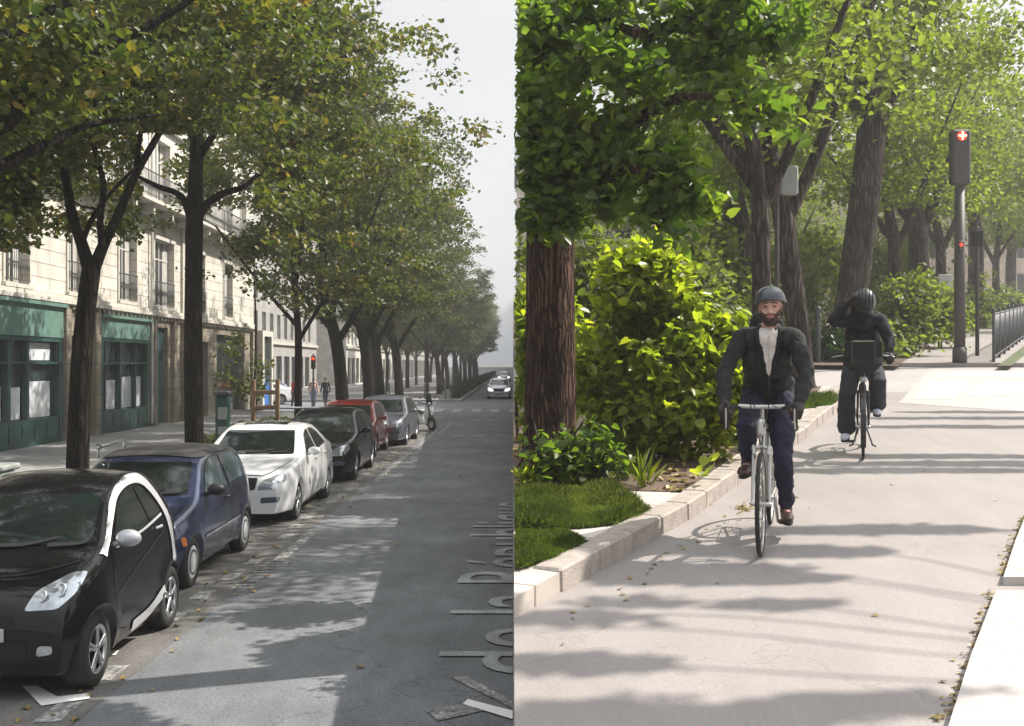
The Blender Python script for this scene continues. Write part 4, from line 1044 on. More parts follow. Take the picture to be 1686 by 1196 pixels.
sedan = dict(name='parked_car', L=4.58, W=1.77, wr=.315, ra=.36, tw=.2, wheels=(-1.45, 1.31), paint='white', style='alloy', rim='alloy', cowl=.98, tum=.42, fk=.2, rk=.16, fr=.8, rc=.08,
    top=[(-2.29, .50), (-2.275, .62), (-2.20, .72), (-2.0, .80), (-1.5, .90), (-1.0, .96), (-.7, 1.10), (-.3, 1.33), (.0, 1.42), (.4, 1.45), (.85, 1.42), (1.25, 1.26), (1.65, 1.08), (2.0, 1.03), (2.2, .95), (2.28, .75), (2.29, .55)],
    belt=[(-2.29, .62), (-1.9, .80), (-1.0, .93), (1.2, .98), (2.29, .98)],
    patches=[('windscreen', 'F', [[(-.68, 1.0), (.68, 1.0), (.57, 1.36), (-.57, 1.36)]], 'car_glass'),
             ('side_window', 'S', [[(-.62, .97), (-.18, 1.28), (.10, 1.355), (.22, 1.36), (.26, .98)], [(.34, .99), (.30, 1.36), (.60, 1.36), (.92, 1.27), (1.24, 1.05)]], 'car_glass'),
             ('sunroof', 'T', [[(-.38, -.02), (.38, -.02), (.38, .62), (-.38, .62)]], 'car_glass'),
             ('headlight', 'FX', [[(.40, .56), (.46, .70), (.62, .76), (.76, .80), (.80, .70), (.70, .58)]], 'lamp_glass'),
             ('grille', 'F', [[(-.36, .56), (.36, .56), (.40, .74), (-.40, .74)]], 'seam'),
             ('lower_grille', 'F', [[(-.30, .30), (.30, .30), (.30, .40), (-.30, .40)]], 'seam'),
             ('fog_light', 'FX', [[(.44, .36), (.72, .38), (.74, .46), (.46, .45)]], 'paint_blue_grey'),
             ('tail_light', 'BX', [[(.5, .72), (.8, .74), (.8, .90), (.5, .90)]], 'red_lens')],
    strips=[('door_seam', 'S', [[(-.72, .94), (-.86, .6), (-.78, .28)], [(.28, 1.38), (.32, .9), (.30, .28)], [(1.22, 1.0), (1.10, .75), (.96, .55)], [(-.78, .26), (.9, .26)]], .010, 'seam', .008),
            ('grille_bar', 'F', [[(-.37, .60), (.37, .60)], [(-.38, .65), (.38, .65)], [(-.39, .70), (.39, .70)]], .014, 'chrome', .014),
            ('bonnet_seam', 'F', [[(-.72, .92), (-.58, .82), (-.45, .765)], [(.72, .92), (.58, .82), (.45, .765)], [(-.45, .765), (0, .78), (.45, .765)]], .010, 'seam', .006)],
    mirror=(-.55, .98), handles=[(.12, .86), (1.0, .89)], plate=.48)
import copy
def variant(P, **kw): q = copy.deepcopy(P); q.update(kw); return q
def hatchback(paint, **kw):
    q = variant(sedan, L=4.2, W=1.76, wheels=(-1.32, 1.30), paint=paint)
    q['top'] = [(-2.10, .50), (-2.085, .62), (-2.0, .74), (-1.8, .84), (-1.4, .92), (-1.0, .98), (-.7, 1.13), (-.3, 1.36), (.0, 1.44), (.4, 1.47), (1.1, 1.44), (1.55, 1.32), (1.85, 1.08), (2.03, .95), (2.09, .75), (2.10, .55)]
    q['belt'] = [(-2.1, .62), (-1.7, .82), (-1.0, .95), (2.1, 1.02)]
    q['patches'] = [p for p in q['patches'] if p[0] not in ('sunroof', 'tail_light', 'side_window')] + [
        ('side_window', 'S', [[(-.62, 1.0), (-.18, 1.30), (.10, 1.375), (.26, 1.38), (.30, 1.0)], [(.38, 1.01), (.34, 1.38), (.80, 1.38), (1.20, 1.32), (1.40, 1.10)]], 'car_glass')]
    q.update(kw); return q
cars = []
def put(P, x, y, label, rz=0., group=None):
    r = make_car(P); r.location = (x, y, .008); r.rotation_euler = (0, 0, rz); tag(r, label, 'car', group); cars.append(r); return r
gp_ = 'cars parked nose to tail along the kerb'
c1 = put(smart, -3.99, 9.24, 'small black two seater with a silver side arch, nearest parked car', R(1.0), gp_)
mb = MB(); 
for k in range(2):
    pass
c2 = put(hatch, -4.38, 13.2, 'small dark blue hatchback with black soft roof, second in the parked line', 0, gp_)
c3 = put(sedan, -4.32, 18.75, 'white saloon with sunroof and chrome barred grille', 0, gp_)
c4 = put(hatchback('gloss_black'), -4.25, 24.6, 'glossy black hatchback parked between the white saloon and the red car', 0, gp_)
c5 = put(hatchback('red'), -4.55, 30.2, 'red hatchback mostly hidden behind the black hatchback', 0, gp_)
c6 = put(hatchback('grey'), -4.10, 34.6, 'steel grey hatchback, last car in the parked line before the scooter', R(-1.5), gp_)
c7 = put(hatchback('silver'), -1.02, 79, 'silver car driving towards the viewer on the avenue', 0)
o = sk_ = None
h = MB(); h.ell((.70, -2.07, .62), (.09, .03, .06), 12, 8); h.ell((-.62, -2.07, .66), (.08, .03, .05), 12, 8)
for ch in [c for c in c7.children if c.name.startswith('headlight')]: ch.data.materials[0] = MATS['car_lamp']
def dup_car(src, x, y, rz, label, group=None):
    t = copy_tree(src); t.location = (x, y, .008); t.rotation_euler = (0, 0, rz); tag(t, label, 'car', group); return t
dup_car(c7, -1.25, 150, 0, 'pale car far down the avenue')
dup_car(c3, -15.9, 66.5, R(-62), 'white saloon parked in the side street behind the young tree')
dup_car(c6, -17.2, 72.0, R(-62), 'grey car parked beyond the white saloon in the side street')
# details of the two seater: twin lamps, badge ring
V, Fc = car_shell(smart); s1 = Skin(V, Fc)
for s_ in (1, -1):
    hl = [c for c in c1.children if c.name.startswith('headlight')][0 if s_ == 1 else 1]
    for (a, b, r) in ((.47, .765, .052), (.585, .80, .062)):
        q = s1.project('F', s_ * a, b, .006)
        if q: 
            l = MB(); M = Matrix.Translation(q) @ Matrix.Rotation(R(90), 4, 'Z') @ Matrix.Rotation(R(-25 * s_), 4, 'Z') @ Matrix.Rotation(R(25), 4, 'Y')
            l.lathe([(r, .0), (r * 1.0, .012), (r * .82, .016), (r * .7, .002), (0, -.0)], M @ Matrix.Rotation(PI, 4, 'Z'), 20); l.build('lamp', 'chrome', hl)
q = s1.project('F', 0, .765, .012); l = MB(); l.tube([(math.cos(a) * .045, q.y - .004, .765 + math.sin(a) * .045) for a in np.linspace(0, 2 * PI, 25)], .008, 6, cap=False); l.build('badge', 'chrome', c1)
# soft roof and rail of the blue hatchback
V, Fc = car_shell(hatch); s2 = Skin(V, Fc)
s2.patch([round_poly([(-.60, -.22), (.60, -.22), (.62, 1.1), (-.62, 1.1)], .12)], 'T', 'soft_roof', 'paint_soft_top', c2, .012)
rl = MB(); rl.tube([(-.58, -.30, 1.50), (-.60, .55, 1.52)], .022, 8)
for yy in (-.30, .55): rl.tube([(-.60, yy, 1.38), (-.60, yy, 1.52)], .02, 6)
rl.bbox((-.58, -.33, 1.50), (.07, .05, .07), bev=.02); rl.build('roof_rail', 'chrome', c2)
# roof bar of the black hatchback
rl = MB(); rl.bbox((-.62, -.10, 1.50), (.9, .10, .05), bev=.02); rl.build('roof_bar', 'paint_silver', c4)

# ------------------------------------------------------------ scooter
def scooter(x, y, rz):
    r = empty('scooter', (x, y, .008), rz); tag(r, 'white and black motor scooter standing at the end of the parked cars', 'scooter')
    for yc in (-.62, .62):
        t = MB(); M = Matrix.Translation((0, yc, .25)); t.lathe([(.15, -.05), (.22, -.055), (.25, -.03), (.25, .03), (.22, .055), (.15, .05), (.15, -.05)], M, 28); wo = t.build('wheel', 'tyre', r)
        q = MB(); q.lathe([(.152, -.03), (.05, -.045), (0, -.045)], M, 20); q.lathe([(.152, .03), (.05, .045), (0, .045)], M, 20); q.build('rim', 'alloy', wo)
    b = MB(); b.tube([(0, .68, .48), (0, .45, .55), (0, .15, .50), (0, .0, .34)], [.12, .17, .16, .12], 12); b.tube([(0, .1, .30), (0, -.30, .29)], [.13, .12], 10, ry=.5); b.build('body', 'paint_white', r)
    b = MB(); b.tube([(0, -.32, .30), (0, -.40, .6), (0, -.34, .92)], [.12, .19, .12], 12, ry=.45); b.build('front_shield', 'paint_white', r)
    b = MB(); b.tube([(0, -.62, .26), (0, -.50, .55), (0, -.40, .80), (0, -.34, .98)], [.05, .045, .04, .04], 8); b.tube([(0, -.78, .42), (0, -.62, .53), (0, -.44, .44)], [.06, .08, .06], 8); b.build('fork', 'paint_gloss_black', r)
    b = MB(); b.tube([(-.34, -.22, 1.05), (-.16, -.32, 1.02), (.16, -.32, 1.02), (.34, -.22, 1.05)], .018, 8); b.tube([(-.34, -.22, 1.05), (-.30, -.24, 1.045)], .026, 8); b.build('handlebar', 'black_plastic', r)
    b = MB(); b.ell((0, -.42, .98), (.10, .08, .09), 12, 8); b.build('headlight', 'lamp_glass', r)
    b = MB(); b.tube([(0, .72, .70), (0, .4, .72), (0, .08, .68)], [.10, .14, .12], 12, ry=.45); b.build('seat', 'black_plastic', r)
    b = MB(); b.box(-.16, -.50, 1.05, .16, -.49, 1.35) if False else b.tube([(0, -.44, 1.05), (0, -.38, 1.32)], [.14, .12], 12, ry=.1); b.build('windshield', 'car_glass', r)
    for s_ in (1, -1):
        b = MB(); b.tube([(s_ * .2, -.3, 1.04), (s_ * .32, -.34, 1.22)], .007, 5); b.ell((s_ * .34, -.34, 1.25), (.05, .012, .035), 8, 6); b.build('mirror', 'black_plastic', r)
    return r
scooter(-3.42, 40.6, R(38))

# ------------------------------------------------------------ street furniture on the left
def grp(name, loc, label, cat, parts, rz=0., group=None, kind=None):
    """parts: (name, mat, MB) in local coordinates"""
    r = empty(name, loc, rz); tag(r, label, cat, group)
    for nm, mt, mb in parts: mb.build(nm, mt, r)
    return r
# planted bed with low wood fence
PX0, PX1, PY0, PY1 = -7.35, -5.45, 22.0, 29.5
sb = MB(); sb.box(PX0, PY0, .10, PX1, PY1, .20); structure(sb.build('planting_soil', 'earth'))
rr = np.random.default_rng(5); n = 9000
c = np.stack([rr.uniform(PX0 + .1, PX1 - .1, n), rr.uniform(PY0 + .1, PY1 - .1, n), rr.uniform(.2, 1, n) ** 1], 1)
c[:, 2] = .2 + (c[:, 2]) * (.35 + .35 * (np.sin(c[:, 1] * 2.1) + np.sin(c[:, 0] * 3 + 1)) / 2 + .3)
o = mesh_obj('bed_plants', leaf_mesh('bed_plants', leaf_arrays(c, .10, rr, .4, -.2, .6)), 'leaf_autumn_far'); tag(o, 'low mixed green planting in the wood fenced bed', 'plants', kind='stuff')
fm = MB(); pm_ = MB()
for i in range(9):
    y = PY0 + (PY1 - PY0) * i / 8; pm_.bbox((PX1, y, .5), (.08, .08, .75), bev=.01)
for i in range(8):
    ya = PY0 + (PY1 - PY0) * i / 8 + .042; yb = PY0 + (PY1 - PY0) * (i + 1) / 8 - .042
    for z in (.45, .72): fm.bbox((PX1, (ya + yb) / 2, z), (.035, yb - ya, .09), bev=.008)
pe = MB(); fe = MB()
for i in range(3): pe.bbox((PX1 - .1 - (PX1 - PX0 - .1) * (i + .35) / 3, PY0, .5), (.08, .08, .75), bev=.01)
fe.bbox(((PX0 + PX1) / 2, PY0 - .06, .72), (PX1 - PX0, .03, .09), bev=.008); fe.bbox(((PX0 + PX1) / 2, PY0 - .06, .45), (PX1 - PX0, .03, .09), bev=.008)
r = empty('wood_fence', (PX1, PY0, .15)); tag(r, 'low brown wooden rail fence round the planted bed beside the white saloon', 'fence')
for nm, mb in (('post', pm_), ('rail', fm), ('post', pe), ('rail', fe)):
    q = mb.build(nm, 'wood', r); q.matrix_parent_inverse = Matrix.Translation((-PX1, -PY0, -.15))
# stakes of the young tree
st = MB(); st.bbox((-.28, 0, 1.0), (.09, .09, 2.0), bev=.01); s2_ = MB(); s2_.bbox((.28, 0, 1.0), (.09, .09, 2.0), bev=.01); cr = MB(); cr.bbox((0, .0, 1.7), (.66, .06, .10), bev=.01); cr.bbox((0, 0, 1.35), (.66, .05, .10), bev=.01)
grp('tree_stakes', (XP(437, 24.8), 24.8, .15), 'brown wooden stakes holding up the young tree', 'stakes', [('stake', 'wood', st), ('stake', 'wood', s2_), ('crossbar', 'wood', cr)])
# parking meter
Yp = 22.0
a = MB(); a.bbox((0, 0, .85), (.26, .24, 1.7), bev=.03); b2 = MB(); b2.bbox((0, 0, 1.76), (.32, .30, .10), bev=.03); c_ = MB(); c_.bbox((.02, -.125, 1.35), (.18, .02, .26), bev=.008); c_.bbox((.02, -.125, 1.0), (.18, .02, .16), bev=.008)
grp('parking_meter', (XP(367, Yp), Yp, .15), 'tall dark green parking ticket machine right of the straight trunk', 'ticket machine', [('housing', 'post_green', a), ('cap', 'iron', b2), ('panel', 'box_grey', c_)])
# cabinet at the left edge
a = MB(); a.bbox((0, 0, .58), (.55, .4, 1.16), bev=.03); a.bbox((0, 0, 1.19), (.62, .47, .07), bev=.02); b2 = MB(); b2.bbox((0, -.205, .62), (.46, .02, .9), bev=.008); c_ = MB(); c_.tube([(.17, -.22, .6), (.17, -.22, .72)], .012, 6)
grp('street_cabinet', (-5.95, 12.1, .15), 'grey utility cabinet cut by the left edge of the picture', 'cabinet', [('housing', 'box_grey', a), ('door', 'box_grey', b2), ('handle', 'iron', c_)])
# small signal at the crossing
a = MB(); a.tube([(0, 0, 0), (0, 0, 2.9)], [.06, .05], 10); b2 = MB(); b2.bbox((0, 0, 2.45), (.26, .2, .75), bev=.04); c_ = MB(); c_.ell((0, -.11, 2.66), (.085, .03, .085), 14, 8)
grp('traffic_light', (XP(516, 60.5), 60.5, .15), 'dark traffic light showing red behind the tree row at the side street', 'traffic light', [('post', 'iron', a), ('housing', 'underside', b2), ('lamp', 'red_lamp', c_)])
for (px, Y, h_) in ((745, 72.5, 1.6), (641, 63, 1.3), (733, 72.8, 1.3), (636, 55, 1.0), (700, 72.6, 1.0)):
    a = MB(); a.tube([(0, 0, 0), (0, 0, h_)], .045, 10); a.ell((0, 0, h_ + .03), (.07, .07, .07), 10, 8)
    b2 = MB(); b2.lathe([(.07, 0), (.07, .12), (.05, .14)], Matrix.Rotation(-PI / 2, 4, 'Y'), 12)
    grp('bollard', (XP(px, Y), Y, .0 if Y < 71 and Y > 54 else .15), 'thin dark metal bollard by the crossing', 'bollard', [('shaft', 'iron', a), ('collar', 'iron', b2)], group='bollards near the crossing')
# ------------------------------------------------------------ climbing path on the right (x > 0)
E = .0
g = MB(); g.prism([(E + .004, -14), (700, -14), (700, 900), (E + .004, 900)], -3, lambda x, y: gz(y) - .03); structure(g.build('hillside', 'far_ground'))
g = MB(); nseg = 40
for i in range(nseg):
    a, b = -11.9 + i * 12, -11.9 + (i + 1) * 12
    if b > 300: break
    g.add([(E, a, -.2), (E, b, -.2), (E, b, gz(b) - .031), (E, a, gz(a) - .031), (.25, a, gz(a) - .031), (.25, b, gz(b) - .031)], [(0, 1, 2, 3), (3, 2, 5, 4)], False)
tag(g.build('retaining_wall', 'retaining_stone'), 'low stone retaining wall between the avenue and the climbing path', 'wall')
S0 = lambda o: (lambda x, y: gz(y) + o)
def rsheet(name, poly, mat, off): m = MB(); m.sheet(poly, S0(off)); return structure(m.build(name, mat, fix=True))
KB = [(-.30, 5.0), GR(845, 1020), GR(985, 938), GR(1130, 857), GR(1213, 800), GR(1262, 765), GR(1325, 722), GR(1378, 678), GR(1388, 650)]
KB[1] = (.0, KB[1][1])
kerbline = KB[1:]
path = [(0.005, -11), (0.005, kerbline[0][1])] + kerbline[1:] + [(kerbline[-1][0], 18.3), (60, 18.3), (60, -11)]
rsheet('path', path, 'path_asphalt', .0)
rsheet('side_street', [(.005, 18.31), (60, 18.31), (60, 24.3), (.005, 24.3)], 'cross_asphalt', .0)
rsheet('side_street', [(60.01, -11), (300, -11), (300, 60), (60.01, 60)], 'far_ground', -.01)
# raised planting island left of the kerb
isl = [(.005, kerbline[0][1])] + kerbline[1:] + [(kerbline[-1][0] - .1, 18.2), (.005, 18.2)]
m = MB(); m.prism(isl, S0(-.02), S0(.115)); structure(m.build('paving', 'slab_paving', fix=True))
def off_line(P, d):
    out = []
    for i, p in enumerate(P):
        a = P[max(i - 1, 0)]; b = P[min(i + 1, len(P) - 1)]; t = Vector((b[0] - a[0], b[1] - a[1])).normalized(); out.append((p[0] - t.y * d, p[1] + t.x * d))
    return out
def resample(P, step):
    out = []; acc = 0
    for a, b in zip(P, P[1:]):
        l = math.dist(a, b); n = max(1, round(l / step))
        for i in range(n): out.append((a[0] + (b[0] - a[0]) * i / n, a[1] + (b[1] - a[1]) * i / n))
    out.append(P[-1]); return out
kp = resample([(-.4, kerbline[0][1] - .75)] + kerbline, .5)
kr_ = random.Random(4); kb = MB()
for a, b in zip(kp, kp[1:]):
    if min(a[0], b[0]) < .02: continue
    c = ((a[0] + b[0]) / 2, (a[1] + b[1]) / 2); l = math.dist(a, b) - .012; an = math.atan2(b[1] - a[1], b[0] - a[0])
    j = kr_.uniform(-.008, .008)
    M = Matrix.Translation((c[0], c[1], gz(c[1]))) @ Matrix.Rotation(an, 4, 'Z') @ Matrix.Rotation(-math.atan(SB * math.sin(an)), 4, 'Y')
    kb.bbox((0, .085 + j, .06), (l, .19, .155 + j), M, .014)
structure(kb.build('kerb', 'kerb_stone'))
gr1 = [(.006, GR(845, 800, .13)[1])] + [GR(*p, .13) for p in ((1000, 800), (1070, 838), (1010, 862), (960, 868))] + [(.006, GR(845, 870, .13)[1])]
gr2 = [(.006, GR(845, 878, .13)[1])] + [GR(*p, .13) for p in ((930, 876), (965, 893), (905, 920))] + [(.006, GR(845, 937, .13)[1])]
gr2b = [GR(*p, .13) for p in ((1325, 655), (1375, 655), (1370, 668), (1322, 672))]
soil = [(.006, GR(845, 796, .13)[1])] + [GR(*p, .13) for p in ((900, 798), (1040, 806), (1120, 808), (1150, 790), (1215, 745), (1260, 712), (1318, 676))] + [(5.2, 18.1), (.006, 18.1)]
rsheet('soil', soil, 'earth', .122); rsheet('lawn', gr1, 'meadow', .124); rsheet('lawn', gr2, 'meadow', .124); rsheet('lawn', gr2b, 'meadow', .124)
def inpoly(P, x, y):
    c = False
    for i in range(len(P)):
        a, b = P[i], P[i - 1]
        if (a[1] > y) != (b[1] > y) and x < (b[0] - a[0]) * (y - a[1]) / (b[1] - a[1]) + a[0]: c = not c
    return c
def fill(P, n, rg, base=lambda x, y: gz(y) + .12):
    xs = [p[0] for p in P]; ys = [p[1] for p in P]; out = []
    while len(out) < n:
        x, y = rg.uniform(min(xs), max(xs)), rg.uniform(min(ys), max(ys))
        if inpoly(P, x, y): out.append((x, y, base(x, y)))
    return np.array(out)
def grass_arrays(c, h, w_, rg, lean=.45):
    n = len(c); d = rg.normal(size=(n, 3)) * lean; d[:, 2] = 1; d /= np.linalg.norm(d, axis=1)[:, None]
    q = rg.normal(size=(n, 3)); s_ = np.cross(d, q); s_ /= np.linalg.norm(s_, axis=1)[:, None]; nn = np.cross(s_, d)
    hh = h * rg.uniform(.5, 1.3, n)
    T = np.array([(-.5, 0, 0), (.5, 0, 0), (.40, .5, .10), (0, 1.0, .38), (0, 1.0, .38), (-.40, .5, .10)])
    v = c[:, None, :] + (T[None, :, 0, None] * s_[:, None, :] * w_) + hh[:, None, None] * (T[None, :, 1, None] * d[:, None, :] + T[None, :, 2, None] * nn[:, None, :])
    return v
rg2 = np.random.default_rng(77)
def lawn(P, n, h, label, w_=.0045):
    c = fill(P, n, rg2); hv = np.array([h * (.55 + 1.1 * max(0, .5 + 1.2 * mnoise.noise(Vector(p * 3.1)))) for p in c]); v = grass_arrays(c, hv, w_, rg2, .7); v = v[v[:, :, 0].min(1) > .01]
    o = mesh_obj('grass', leaf_mesh('grass', v), 'grass_blade'); tag(o, label, 'grass', kind='stuff')
lawn(gr1, 60000, .055, 'larger patch of long green grass below the shrub'); lawn(gr2, 34000, .05, 'small patch of green grass nearest the kerb'); lawn(gr2b, 4000, .09, 'tuft of grass behind the kerb between the two riders', .007)
# mulch of dead leaves and twigs under the shrub
c = fill(soil, 2600, rg2, lambda x, y: gz(y) + .135); c = c[c[:, 1] < 12]
o = mesh_obj('mulch', leaf_mesh('mulch', leaf_arrays(c, .06, rg2, 3., 0)), 'fallen'); tag(o, 'brown dead leaves and mulch under the shrub', 'mulch', kind='stuff')
# bright slabs along the right edge
def slab(P, label):
    m = MB(); m.prism(P, S0(-.02), S0(.05)); o = m.build('separator', 'pale_concrete', fix=True)
    return structure(o)
slab([GR(1640, 972, .05), GR(1600, 1075, .05), GR(1560, 1200, .05), (1.42, 3.0), (2.6, 3.0), (3.4, 4.6), GR(1790, 972, .05)], '')
slab([GR(1690, 845, .05), GR(1672, 890, .05), GR(1652, 950, .05), GR(1800, 950, .05), (5.4, 8.6)], '')
edg = MB()
def edge_strip(P, w_, off): 
    Q = off_line(P, w_); 
    for i in range(len(P) - 1): edg.sheet([P[i], P[i + 1], Q[i + 1], Q[i]], S0(off))
pts = []
for (a, b) in ((GR(1640, 972), GR(1560, 1200)), (GR(1688, 850), GR(1652, 950))):
    for _ in range(110):
        t = rg2.random(); pts.append((a[0] + (b[0] - a[0]) * t - abs(rg2.normal()) * .03, a[1] + (b[1] - a[1]) * t))
scatter_fallen('leaf_debris', pts, lambda x, y: gz(y) + .008, .022, 'thin line of brown leaf debris along the pale slabs')
pts = [(x, y) for x, y in zip(rg2.uniform(.2, 4, 14), rg2.uniform(4.5, 12, 14))] + [(p[0] + .25 + abs(rg2.normal()) * .1, p[1]) for p in resample(kerbline[:5], .12)]
pts += [(GR(1225, 838)[0] + rg2.normal() * .05, GR(1225, 838)[1] + rg2.normal() * .08) for _ in range(26)]
scatter_fallen('fallen_leaves', [p for p in pts if p[0] > .06], lambda x, y: gz(y) + .008, .03, 'few brown leaves lying on the cycle path')
rsheet('crossing_marking', [GR(*p) for p in ((1500, 660), (1512, 612), (1560, 612), (1555, 660))], 'white_paint', .006) if False else None
for P in (((1502, 658), (1530, 628), (1600, 628), (1570, 658)), ((1590, 652), (1622, 628), (1700, 628), (1700, 652)), ((1540, 622), (1560, 613), (1700, 613), (1700, 622))):
    rsheet('crossing_marking', [GR(*p) for p in P], 'pale_concrete', .006)
rsheet('crossing_band', [GR(*p) for p in ((1480, 664), (1530, 609), (1720, 609), (1720, 680))], 'pale_band', .003)
# far side of the cross street
m = MB(); m.prism([(.005, 24.32), (60, 24.32), (60, 160), (.005, 160)], S0(-.02), S0(.10)); structure(m.build('far_pavement', 'path_asphalt'))
fs = [(.006, 24.5), GR(1478, 603, .1), GR(1560, 545, .1), GR(1600, 505, .1), GR(1620, 495, .1), (.006, 140)]
rsheet('soil', fs, 'earth', .106)
structure(rsheet('verge', [GR(1642, 603, .1), GR(1665, 603, .1), GR(1700, 575, .1), GR(1700, 560, .1)], 'meadow', .108))
# ------------------------------------------------------------ plants and trees on the right
b = (XP(906, 9.5), 9.5, gz(9.5) + .11)
def PR(x, y, Y, b=None): return (XP(x, Y) - b[0], Y - b[1], ZP(y, Y) - b[2])
def spray_crowns(b):
    """leafy sprays hanging from the boughs over the path"""
    out = []
    for pts, Y0, Y1, th, n in (
        (((900, 300), (985, 225), (1075, 175), (1170, 165), (1250, 180), (1292, 208)), 8.9, 7.8, .17, 7), (((920, 250), (1010, 255), (1090, 245), (1150, 285)), 8.7, 7.9, .17, 7),
        (((900, 330), (975, 325), (1050, 335), (1105, 372)), 8.8, 7.9, .16, 7), (((858, 250), (872, 330), (900, 372), (940, 372)), 9.0, 8.6, .13, 4), (((1150, 60), (1220, 50), (1270, 70), (1300, 30)), 8.6, 8.0, .15, 6),
        (((870, 40), (930, 80), (1000, 120), (1060, 130)), 9.0, 8.2, .22, 9), (((940, -10), (1050, 20), (1160, 5), (1230, -10)), 9.0, 8.4, .20, 8), (((850, 130), (930, 180), (1030, 215)), 9.2, 8.4, .20, 8),
        (((850, 200), (900, 260), (960, 290)), 9.3, 8.6, .20, 6), (((848, 20), (860, 110), (880, 200)), 9.4, 9.0, .22, 8), (((1080, 90), (1160, 110), (1220, 140)), 8.8, 8.2, .12, 5), (((1060, 265), (1110, 320), (1150, 330)), 8.3, 8.0, .10, 5)):
        m_ = 9
        for k in range(m_):
            t = k / (m_ - 1) * (len(pts) - 1); i = min(int(t), len(pts) - 2); f = t - i
            x = pts[i][0] + (pts[i + 1][0] - pts[i][0]) * f; y = pts[i][1] + (pts[i + 1][1] - pts[i][1]) * f; Y = Y0 + (Y1 - Y0) * k / (m_ - 1)
            r_ = th * (1.1 - .55 * k / (m_ - 1)); out.append((PR(x, y, Y, b), (r_ * 1.3, r_ * 1.5, r_ * .8), max(1, int(.48 * n * (1.1 - .6 * k / (m_ - 1))))))
    return out
T1 = make_tree('lime_tree', b, [
    [((-.02, 0, -.05), .25), ((0, 0, .6), .228), ((0, 0, 1.6), .215), ((.01, 0, 3.0), .205), ((.05, .1, 5.0), .17), ((.1, .3, 8), .08), ((.1, .4, 10), .03)],
    [((0, 0, 3.2), .09), (PR(1000, 230, 8.8, b), .06), (PR(1090, 170, 8.3, b), .04), (PR(1180, 160, 8.0, b), .02), (PR(1270, 190, 7.8, b), .01)],
    [((0, 0, 3.0), .08), (PR(960, 300, 8.8, b), .05), (PR(1040, 280, 8.2, b), .03), (PR(1130, 300, 7.9, b), .015)],
    [((0, 0, 4.2), .10), (PR(1050, 60, 8.9, b), .07), (PR(1180, 0, 8.6, b), .04), (PR(1290, -40, 8.4, b), .02)]],
    spray_crowns(b), 40, .088, 'leaf_linden', 'bark_red', 31, side=1, sig=(.10, .10, .085), up=.55, seg=28, gap=-.4)
tag(T1, 'large lime tree with ribbed reddish bark and overhanging leafy boughs beside the cycle path', 'tree')
def shrub(name, label, b, stems, crowns, lpc, size, mat, seed, sig=(.12, .12, .09), up=.7, group=None):
    rr = np.random.default_rng(seed); lim = []
    H = max(c[0][2] + c[1][2] * .5 for c in crowns); X = max(c[1][0] for c in crowns) * .7
    for k in range(stems):
        a = rr.uniform(0, 2 * PI); q = rr.uniform(.3, 1)
        lim.append([((math.cos(a) * .08, math.sin(a) * .08, -.02), .018), ((math.cos(a) * X * q * .4, math.sin(a) * X * q * .4, H * .45), .013), ((math.cos(a) * X * q * .8, math.sin(a) * X * q * .8, H * .85), .006)])
    t = make_tree(name, b, lim, crowns, lpc, size, mat, 'bark_grey', seed, side=1, sig=sig, roots=False, up=up, twig=.5)
    tag(t, label, 'shrub', group)
    for ch in t.children:
        if ch.name.startswith('trunk'): ch.name = 'stems'
        else: ch.name = 'foliage'
    return t
Ys = 10.4; b = (XP(1085, Ys), Ys, gz(Ys) + .11)
shrub('shrub', 'big sunlit yellow green shrub between the lime trunk and the front rider', b, 14,
    [((.0, -.1, .74), (.74, .55, .62), 150), ((.30, .0, 1.10), (.40, .45, .40), 60), ((-.12, .0, 1.55), (.36, .35, .30), 36), ((-.55, .1, .75), (.3, .4, .5), 36), ((.62, -.1, .62), (.20, .3, .45), 26), ((-.15, 0, 1.75), (.32, .35, .35), 26), ((.42, -.15, .55), (.22, .3, .50), 36), ((-.35, -.2, .45), (.35, .3, .42), 40)], 55, .092, 'leaf_shrub', 33)
b = (XP(865, 11.6), 11.6, gz(11.6) + .11)
shrub('shrub', 'bright shrub half hidden behind the lime trunk', b, 8, [((.05, 0, 1.0), (.5, .4, .8), 70)], 50, .09, 'leaf_shrub', 34)
b = (XP(900, 9.0), 9.0, gz(9.0) + .11)
shrub('shrub', 'dark low undergrowth at the foot of the lime trunk', b, 2, [((-.1, .1, .30), (.50, .3, .30), 46), ((.50, .3, .26), (.60, .3, .24), 50), ((-.2, .35, .52), (.3, .2, .2), 14)], 50, .07, 'leaf_linden', 35, sig=(.1, .1, .08))
def tuft(name, label, x, y, n, h, w_, mat, seed, lean=.5):
    rr = np.random.default_rng(seed); c = np.tile(np.array([(0, 0, 0.)]), (n, 1)) + rr.normal(size=(n, 3)) * (.03, .03, 0)
    o = mesh_obj(name, leaf_mesh(name, grass_arrays(c, h, w_, rr, lean)), mat, None, (x, y, gz(y) + .12)); tag(o, label, 'plant')
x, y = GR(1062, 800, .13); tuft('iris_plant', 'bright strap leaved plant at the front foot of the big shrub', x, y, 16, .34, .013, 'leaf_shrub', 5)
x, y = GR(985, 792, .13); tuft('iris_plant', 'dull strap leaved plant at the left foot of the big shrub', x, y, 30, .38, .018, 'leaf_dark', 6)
x, y = GR(945, 795, .13); tuft('small_plant', 'small bright seedling on the mulch beside the grass', x, y, 26, .14, .05, 'leaf_shrub', 7, .9)
x, y = GR(870, 795, .13); tuft('small_plant', 'small bright seedling behind the larger grass patch', x, y, 26, .16, .05, 'leaf_shrub', 8, .9)
x, y = GR(1160, 800, .13)
v = leaf_arrays(np.array([(0, 0, .10), (.05, -.02, .16), (-.06, .0, .13), (.10, .2, .22), (.02, .1, .2)]), .12, np.random.default_rng(2), .9, .3)
